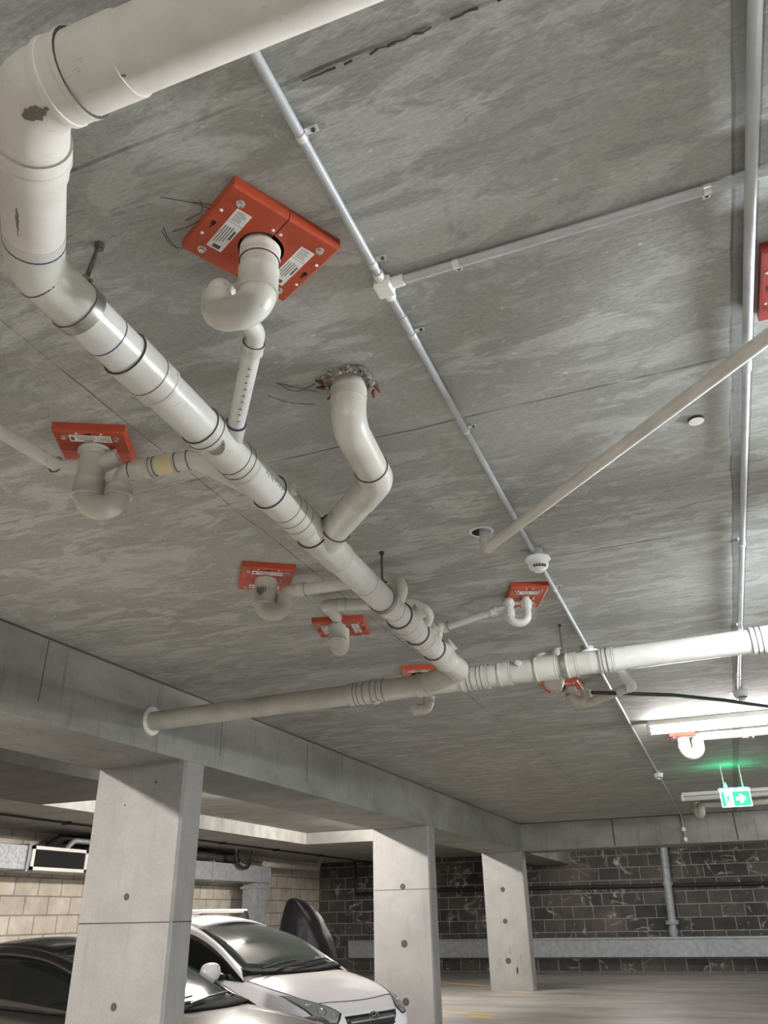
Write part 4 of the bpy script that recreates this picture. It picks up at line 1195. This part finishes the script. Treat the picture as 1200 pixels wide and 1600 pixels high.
# ------------------------------------------------------------------ back wall fittings
lg = thing('steel_rail', 'wide grey-blue steel rail along the foot of the dark block wall', 'rail', (-3, 24.8, 0.35))
obj('face', MB().box((-11.0, 24.78, 0.35), (6.9, 24.99, 0.79)), 'galvanised_dull', lg, False)
obj('top_lip', MB().box((-11.0, 24.74, 0.77), (6.9, 24.99, 0.815)), 'galvanised', lg, False)
dp = thing('downpipe', 'grey downpipe on the dark block wall ending at the steel rail', 'pipe', (-1.53, 24.85, 0.8))
pA = Py(1036, 1318, 24.86); pB = Py(1053, 1462, 24.86)
obj('pipe', MB().tube([(pA.x, 24.80, 3.1), (pB.x, 24.80, 0.82)], 0.105, 18), 'galvanised_dull', dp)
for py, q in ((1380, 0.14), (1441, 0.17), (1455, 0.125)):
    pp = Py(1049, py, 24.86)
    obj('bracket', MB().lathe([(-0.05, q * 0.8), (-0.05, q), (0.05, q), (0.05, q * 0.8)], (pA.x + (pB.x - pA.x) * (py - 1318) / 144, 24.80, pp.z), (0, 0, 1), 16), 'galvanised_dull', dp)
pp = [Py(600, 1393, 24.94), Py(1250, 1379, 24.94)]
cw = thing('wall_pipe', 'thin black pipe running level along the dark block wall', 'pipe', pp[0])
obj('pipe', MB().tube([pp[0], pp[1]], 0.045, 10), 'rubber_black', cw)
pz = Py(555, 1340, 24.93)
c2 = thing('wall_cable', 'black cable bracket shape on the dark block wall left of the middle column', 'cable', pz)
obj('cable', MB().tube(fillet([Py(480, 1318, 24.93), Py(554, 1339, 24.93), Py(556, 1397, 24.93), Py(590, 1396, 24.93)], 0.05, 4), 0.045, 8), 'rubber_black', c2)
# small parts on the far cross beam under the straight conduit
for py, nm in ((1295, 'upper'), (1311, 'lower')):
    pp = Py(1079, py, 18.85)
    o = tag(obj('conduit_box', MB().lathe([(0, 0.045), (0.05, 0.045), (0.06, 0.03)], (xa, 18.87, pp.z), (0, -1, 0), 14), 'white_plastic', None), f'{nm} small white round box on the face of the far cross beam', 'conduit fitting')

# ------------------------------------------------------------------ covered object
cov = thing('covered_motorbike', 'tall shape under a black fabric cover by the far left corner', 'covered bike', (-7.05, 14.0, 0))
prof = [(0.0, -7.62, -6.40, 0.46), (0.35, -7.58, -6.40, 0.47), (0.7, -7.54, -6.45, 0.45), (0.95, -7.51, -6.50, 0.42), (1.12, -7.50, -6.55, 0.38), (1.26, -7.49, -6.66, 0.34), (1.40, -7.47, -6.72, 0.30),
        (1.50, -7.45, -6.82, 0.26), (1.60, -7.43, -6.93, 0.20), (1.69, -7.40, -7.06, 0.14), (1.745, -7.37, -7.18, 0.08), (1.765, -7.33, -7.24, 0.03)]
mbx = MB(); rows = []
ns = 64
for i, (z, xl, xr_, dep) in enumerate(prof):
    row = []
    cxm, hw = (xl + xr_) / 2, (xr_ - xl) / 2
    for k in range(ns + 1):
        an = 2 * math.pi * (k % ns) / ns
        fold = 1 + (0.05 * math.sin(an * 9 + i * 0.55) + 0.04 * math.sin(an * 5 - i * 0.8)) * (1 if 0 < i < 9 else 0.3)
        sq = 0.8
        ca, sa = math.cos(an), math.sin(an)
        row.append((cxm + hw * math.copysign(abs(ca) ** sq, ca), cov.location.y + dep * math.copysign(abs(sa) ** sq, sa) * fold, z + (0.03 * math.sin(an * 4 + 1) if 0 < i < 10 else 0)))
    rows.append(row)
mbx.grid(rows)
bmesh.ops.remove_doubles(mbx.bm, verts=mbx.bm.verts, dist=0.001)
obj('fabric_cover', mbx, 'cover_black', cov, sub=1)

# ------------------------------------------------------------------ cars
def make_car(name, label, paint, hoodpaint, loc, yaw, fu=lambda u: u, fz=lambda z: z, badge=True, rack=True):
    root = thing(name, label, 'car', (0, 0, 0))
    ORG[root.name] = Vector((0, 0, 0))
    T3 = lambda u, v, z: Vector((fu(u), v, fz(z)))
    # lower body loft: station, then (half width, height) of sill, flank, shoulder, top edge; centre height
    st = [(1.44, (0.50, 0.30), (0.56, 0.40), (0.50, 0.48), (0.36, 0.53), 0.545),
          (1.39, (0.62, 0.22), (0.68, 0.40), (0.62, 0.52), (0.45, 0.585), 0.60),
          (1.28, (0.70, 0.19), (0.78, 0.42), (0.72, 0.575), (0.52, 0.645), 0.665),
          (1.10, (0.78, 0.18), (0.86, 0.46), (0.80, 0.645), (0.56, 0.715), 0.74),
          (0.85, (0.82, 0.18), (0.90, 0.50), (0.84, 0.715), (0.62, 0.785), 0.81),
          (0.50, (0.84, 0.18), (0.92, 0.54), (0.86, 0.79), (0.68, 0.855), 0.88),
          (0.18, (0.85, 0.18), (0.93, 0.56), (0.87, 0.85), (0.72, 0.905), 0.93),
          (-0.05, (0.85, 0.18), (0.93, 0.56), (0.88, 0.86), (0.78, 0.92), 0.93),
          (-0.60, (0.85, 0.18), (0.93, 0.57), (0.895, 0.86), (0.83, 0.90), 0.88),
          (-1.50, (0.85, 0.18), (0.93, 0.58), (0.90, 0.89), (0.83, 0.93), 0.90),
          (-2.30, (0.84, 0.20), (0.92, 0.60), (0.89, 0.93), (0.80, 0.97), 0.95),
          (-2.85, (0.78, 0.24), (0.86, 0.62), (0.83, 0.96), (0.74, 1.00), 1.00),
          (-3.10, (0.66, 0.32), (0.74, 0.62), (0.70, 0.90), (0.60, 0.95), 0.96)]
    mbx = MB(); rows = []
    for u, a, b, c, d, zc in st:
        half = [(0.0, a[1] - 0.02), a, b, ((b[0] * 0.45 + c[0] * 0.55) + 0.012, (b[1] + c[1]) / 2), c, d, (d[0] * 0.5, (d[1] * 0.35 + zc * 0.65)), (0.0, zc)]
        row = [T3(u, -v, z) for v, z in half] + [T3(u, v, z) for v, z in reversed(half[:-1])]
        rows.append(row)
    mbx.grid(rows)
    mbx.face([mbx.bm.verts[i] for i in range(0)] ) if False else None
    mbx.bm.verts.ensure_lookup_table()
    nr = len(rows[0])
    for base in (0, (len(rows) - 1) * nr):
        mbx.face([mbx.bm.verts[base + k] for k in range(nr - 1)])
    bmesh.ops.remove_doubles(mbx.bm, verts=mbx.bm.verts, dist=0.0005)
    body = obj('body', mbx, [paint, hoodpaint], root, sub=2, shift=False)
    if paint != hoodpaint:
        for p in body.data.polygons:
            if p.center.x > fu(-0.02): p.material_index = 1
    bpy.context.view_layer.update()
    dg = bpy.context.evaluated_depsgraph_get()
    bvh = BVHTree.FromObject(body, dg)
    # cabin
    def lerp3(a, b, t): return tuple(a[i] + (b[i] - a[i]) * t for i in range(3))
    nv, nu = 14, 10
    rows = []
    for i in range(nu + 1):
        t_ = i / nu
        row = []
        for k in range(nv + 1):
            s = -1 + 2 * k / nv
            q = 1 - s * s
            bot = (0.0 + 0.17 * q, 0.72 * s, 0.985 - 0.065 * q)
            top = (-0.94 + 0.07 * q, 0.575 * s, 1.362 + 0.045 * q)
            p = lerp3(bot, top, t_)
            bul = 0.05 * math.sin(math.pi * t_)
            row.append(T3(p[0] + bul * 0.4, p[1] * (1 + 0.02 * math.sin(math.pi * t_)), p[2] + bul))
        rows.append(row)
    obj('windshield', MB().grid(rows), 'screen_glass', root, shift=False, solid=0.01)
    # rail curves
    def c1(t_):      # inner edge: screen side, then roof edge, then down the rear
        K = [(0.0, 0.72, 0.985), (-0.47, 0.652, 1.215), (-0.94, 0.575, 1.362), (-1.35, 0.565, 1.425), (-1.9, 0.56, 1.43), (-2.4, 0.56, 1.385), (-2.72, 0.60, 1.26), (-3.02, 0.68, 0.97)]
        return curve(K, t_)
    def c2(t_):      # outer edge: top of the side windows
        K = [(0.16, 0.845, 0.87), (-0.38, 0.745, 1.13), (-0.90, 0.655, 1.29), (-1.35, 0.645, 1.345), (-1.9, 0.645, 1.345), (-2.35, 0.66, 1.29), (-2.60, 0.74, 1.12), (-2.75, 0.82, 0.98)]
        return curve(K, t_)
    def curve(K, t_):
        x = t_ * (len(K) - 1); i = min(int(x), len(K) - 2); f = x - i
        g0 = K[max(i - 1, 0)]; g1 = K[i]; g2 = K[i + 1]; g3 = K[min(i + 2, len(K) - 1)]
        return tuple(0.5 * ((2 * g1[j]) + (-g0[j] + g2[j]) * f + (2 * g0[j] - 5 * g1[j] + 4 * g2[j] - g3[j]) * f * f + (-g0[j] + 3 * g1[j] - 3 * g2[j] + g3[j]) * f ** 3) for j in range(3))
    n = 42
    for s in (-1, 1):
        rows = []
        for i in range(n + 1):
            a, b = c1(i / n), c2(i / n)
            row = []
            for k in range(6):
                p = lerp3(a, b, k / 5)
                q = math.sin(math.pi * k / 5) * 0.014
                row.append(T3(p[0], s * (p[1] + q), p[2] + q * 0.8))
            rows.append(row)
        obj('roof_pillar', MB().grid(rows), paint, root, shift=False, solid=0.02)
        rows = []
        for i in range(n + 1):
            a = c2(i / n)
            zb = 0.865 + 0.035 * min(max((0.16 - a[0]) / 2.9, 0), 1) * 3
            b = (a[0], 0.862 - 0.03 * max(0, (-a[0] - 2.0)), min(zb, a[2]))
            rows.append([T3(*[(lerp3(a, b, k / 4)[0]), s * (lerp3(a, b, k / 4)[1] - 0.008), lerp3(a, b, k / 4)[2]]) for k in range(5)])
        obj('side_window', MB().grid(rows), 'car_glass', root, shift=False, solid=0.008)
        # door mirror
        ctr = T3(-0.20, s * 1.0, 0.955) if s < 0 else T3(-0.36, 0.95, 0.945)
        sm = MB().box((-0.07, -0.135, -0.10), (0.09, 0.135, 0.10), org=ctr)
        bmesh.ops.subdivide_edges(sm.bm, edges=sm.bm.edges[:], cuts=1)
        mr = obj('door_mirror', sm, hoodpaint, root, shift=False, sub=3)
        obj('mirror_arm', MB().tube([T3(-0.12, s * 0.84, 0.90), T3(-0.18, s * 0.92, 0.92)], 0.03, 8), 'trim_black', mr, shift=False)
        # headlight fitted to the body skin
        poly = [(-0.44, 0.585), (-0.52, 0.645), (-0.64, 0.695), (-0.74, 0.735), (-0.812, 0.752), (-0.785, 0.68), (-0.735, 0.575), (-0.65, 0.515), (-0.53, 0.505)]
        lm = MB(); vs = []
        def skin(v, z, off=0.008):
            P0 = Vector((fu(2.5), v * s * -1, fz(z)))
            hit = bvh.ray_cast(P0, Vector((-1, 0, 0)))
            if hit[0] is None: return Vector((fu(1.0), v * s * -1, fz(z)))
            return hit[0] + hit[1] * off
        cv = sum(p[0] for p in poly) / len(poly); cz = sum(p[1] for p in poly) / len(poly)
        rings = []
        for f in (1.0, 0.88, 0.55, 0.3):
            ring = []
            for j in range(len(poly)):
                for h in (0.0, 0.5):
                    a, b = poly[j], poly[(j + 1) % len(poly)]
                    v, z = a[0] + (b[0] - a[0]) * h, a[1] + (b[1] - a[1]) * h
                    ring.append(skin(cv + (v - cv) * f, cz + (z - cz) * f))
            rings.append([lm.bm.verts.new(p) for p in ring])
        nn = len(rings[0])
        for r_ in range(3):
            lm.mi = 0 if r_ == 0 else 1
            for j in range(nn): lm.face([rings[r_][j], rings[r_][(j + 1) % nn], rings[r_ + 1][(j + 1) % nn], rings[r_ + 1][j]])
        lm.face(rings[3]); lm.mi = 0
        hl = obj('headlight', lm, ['trim_black', 'lens'], root, shift=False)
        for v, z, r_ in ((-0.635, 0.612, 0.050), (-0.54, 0.578, 0.036), (-0.705, 0.66, 0.034)):
            P0 = Vector((fu(2.5), v * s * -1, fz(z)))
            hit = bvh.ray_cast(P0, Vector((-1, 0, 0)))
            if hit[0] is None: continue
            p, nrm_ = hit[0] + hit[1] * 0.006, hit[1]
            obj('lamp_bowl', MB().lathe([(-0.012, r_), (0.004, r_), (0.004, r_ * 0.85), (-0.006, r_ * 0.6), (-0.002, r_ * 0.3)], p, nrm_, 16), 'chrome', hl, shift=False)
    # roof skin
    rows = []
    for i in range(25):
        t_ = 2 / 7 + (5 / 7) * i / 24
        a = c1(t_)
        rows.append([T3(a[0] + 0.07 * (1 - (k / 6 - 1) ** 2) * (1 - i / 24), a[1] * (k / 6 - 1), a[2] + 0.075 * (1 - (k / 6 - 1) ** 2) * (1 - 0.3 * i / 24)) for k in range(13)])
    rows = [[p for p in r] for r in rows]
    obj('roof', MB().grid(rows), paint, root, shift=False, solid=0.02)
    # hood shut lines, cowl and wipers
    def skin_top(u, v, off=0.003):
        hit = bvh.ray_cast(Vector((fu(u), v, 2.5)), Vector((0, 0, -1)))
        return (hit[0] + hit[1] * off) if hit[0] is not None else T3(u, v, 0.8)
    sl = MB()
    for s in (-1, 1):
        sl.tube([skin_top(0.17 + (1.12 - 0.17) * k / 14, s * (0.80 - 0.16 * (k / 14) ** 2.2), 0.0) for k in range(15)], 0.0045, 6)
    sl.tube([skin_top(1.12 + 0.13 * (1 - (k / 10 - 1) ** 2), 0.64 * (k / 10 - 1), 0.0) for k in range(21)], 0.0045, 6)
    sl.tube([skin_top(0.02, -0.82 - 0.004 * k, 0.0) for k in range(8)], 0.004, 6)
    obj('hood_shut_line', sl, 'trim_black', root, shift=False)
    rows = [[T3(0.10 + 0.17 * (1 - (k / 8 - 1) ** 2) - 0.06 * j, 0.76 * (k / 8 - 1), 0.945 - 0.02 * (1 - (k / 8 - 1) ** 2) + 0.022 * j) for k in range(17)] for j in (-0.6, 0.5, 1.6)]
    obj('cowl', MB().grid(rows), 'cowl_black', root, shift=False, solid=0.01)
    for v0, v1 in ((-0.15, 0.55), (-0.62, 0.05)):
        a = T3(0.20, v0, 0.975); b = T3(0.06, v1, 1.02)
        obj('wiper', MB().tube([a, a.lerp(b, 0.5) + Vector((0.01, 0, 0.012)), b], 0.011, 6), 'trim_black', root, shift=False)
    # grille and badge
    def skin_front(v, z, off=0.006):
        hit = bvh.ray_cast(Vector((fu(2.5), v, fz(z))), Vector((-1, 0, 0)))
        return (hit[0] + hit[1] * off) if hit[0] is not None else T3(1.4, v, z)
    gp = [(-0.40, 0.535), (0.40, 0.535), (0.36, 0.44), (0.28, 0.36), (-0.28, 0.36), (-0.36, 0.44)]
    gm = MB()
    rows = []
    for j in range(6):
        z = 0.56 - 0.20 * j / 5
        hw = 0.42 - 0.14 * (j / 5) ** 1.5
        rows.append([skin_front(hw * (k / 8 - 1), z, 0.008) for k in range(17)])
    gm.grid(rows)
    gl = obj('grille', gm, 'trim_black', root, shift=False, solid=0.004)
    for z in (0.505, 0.45, 0.40):
        obj('grille_bar', MB().tube([skin_front(0.36 * (k / 8 - 1), z, 0.014) for k in range(17)], 0.010, 6), 'lens' if z > 0.5 else 'trim_black', gl, shift=False)
    if badge:
        c = skin_front(0.0, 0.535, 0.022)
        bd = MB()
        nrm = Vector((0.92, 0, 0.38)).normalized(); sx = Vector((0, 1, 0)); sy = nrm.cross(sx) * -1
        sy = Vector((-0.38, 0, 0.92))
        el_ = [c + sx * 0.072 * math.cos(2 * math.pi * k / 28) + sy * 0.038 * math.sin(2 * math.pi * k / 28) for k in range(29)]
        bd.tube(el_, 0.0055, 6)
        for sgn in (-1, 1):
            bd.tube([c + sx * (sgn * 0.030 + 0.010) + sy * 0.030, c + sx * (sgn * 0.030) , c + sx * (sgn * 0.030 - 0.010) - sy * 0.030], 0.006, 6)
        bd.tube([c - sx * 0.030 - sy * 0.006, c + sx * 0.030 + sy * 0.006], 0.006, 6)
        obj('badge', bd, 'chrome', gl, shift=False)
    if rack:
        for u in (-1.42, -2.25):
            a, b = T3(u, -0.64, 1.545), T3(u, 0.64, 1.545)
            rb = obj('roof_bar', MB().tube([a, b], 0.022, 10), 'white_paint', root, shift=False)
            for s in (-1, 1):
                obj('bar_foot', MB().prism([(-0.05, -0.06), (0.07, -0.06), (0.03, 0.045), (-0.02, 0.045)], -0.03, 0.03, Matrix.Translation(T3(u, s * 0.61, 1.50)) @ Matrix(((1, 0, 0, 0), (0, 0, 1, 0), (0, 1, 0, 0), (0, 0, 0, 1)))), 'trim_black', rb, False, shift=False)
    for u in (0.72, -2.05):
        for s in (-1, 1):
            c = Vector((fu(u), s * 0.80, 0.315))
            wl = obj('wheel', MB().lathe([(-0.11, 0.20), (-0.11, 0.30), (-0.09, 0.315), (0.09, 0.315), (0.11, 0.30), (0.112, 0.21)], c, (0, s, 0), 28), 'tyre', root, shift=False)
            hub = MB().lathe([(0.09, 0.21), (0.112, 0.205), (0.10, 0.18), (0.095, 0.05), (0.115, 0.045)], c, (0, s, 0), 20)
            obj('wheel_rim', hub, 'alloy', wl, shift=False)
    root.location = loc
    root.rotation_euler = (0, 0, yaw)
    return root
YAW = math.radians(-13)
def fuw(u): return u if u < 0.5 else 0.5 + (u - 0.5) * 0.76
wc = make_car('hatchback_car', 'white hatchback with a roof bar parked behind the black car', 'car_white', 'car_white', (-4.83, 9.22, 0), math.radians(-16), fuw)
third = dup(wc, (-4.68, 3.57, 0), 'white car in the bottom left corner, mostly outside the photo', YAW)
third['category'] = 'car'
def fub(u): return 1.30 * u if u > 0 else (1.35 * u if u > -1.3 else -1.755 + (u + 1.3) * 0.95)
def fzb(z): return z * 0.80 if z < 0.99 else 0.792 + (z - 0.99) * 1.03
make_car('sedan_car', 'black car with a brown-grey hood parked behind the nearest column', 'car_black', 'car_bronze', (-4.93, 7.30, 0), YAW, fub, fzb, badge=False, rack=False).scale = (1, 0.93, 1)
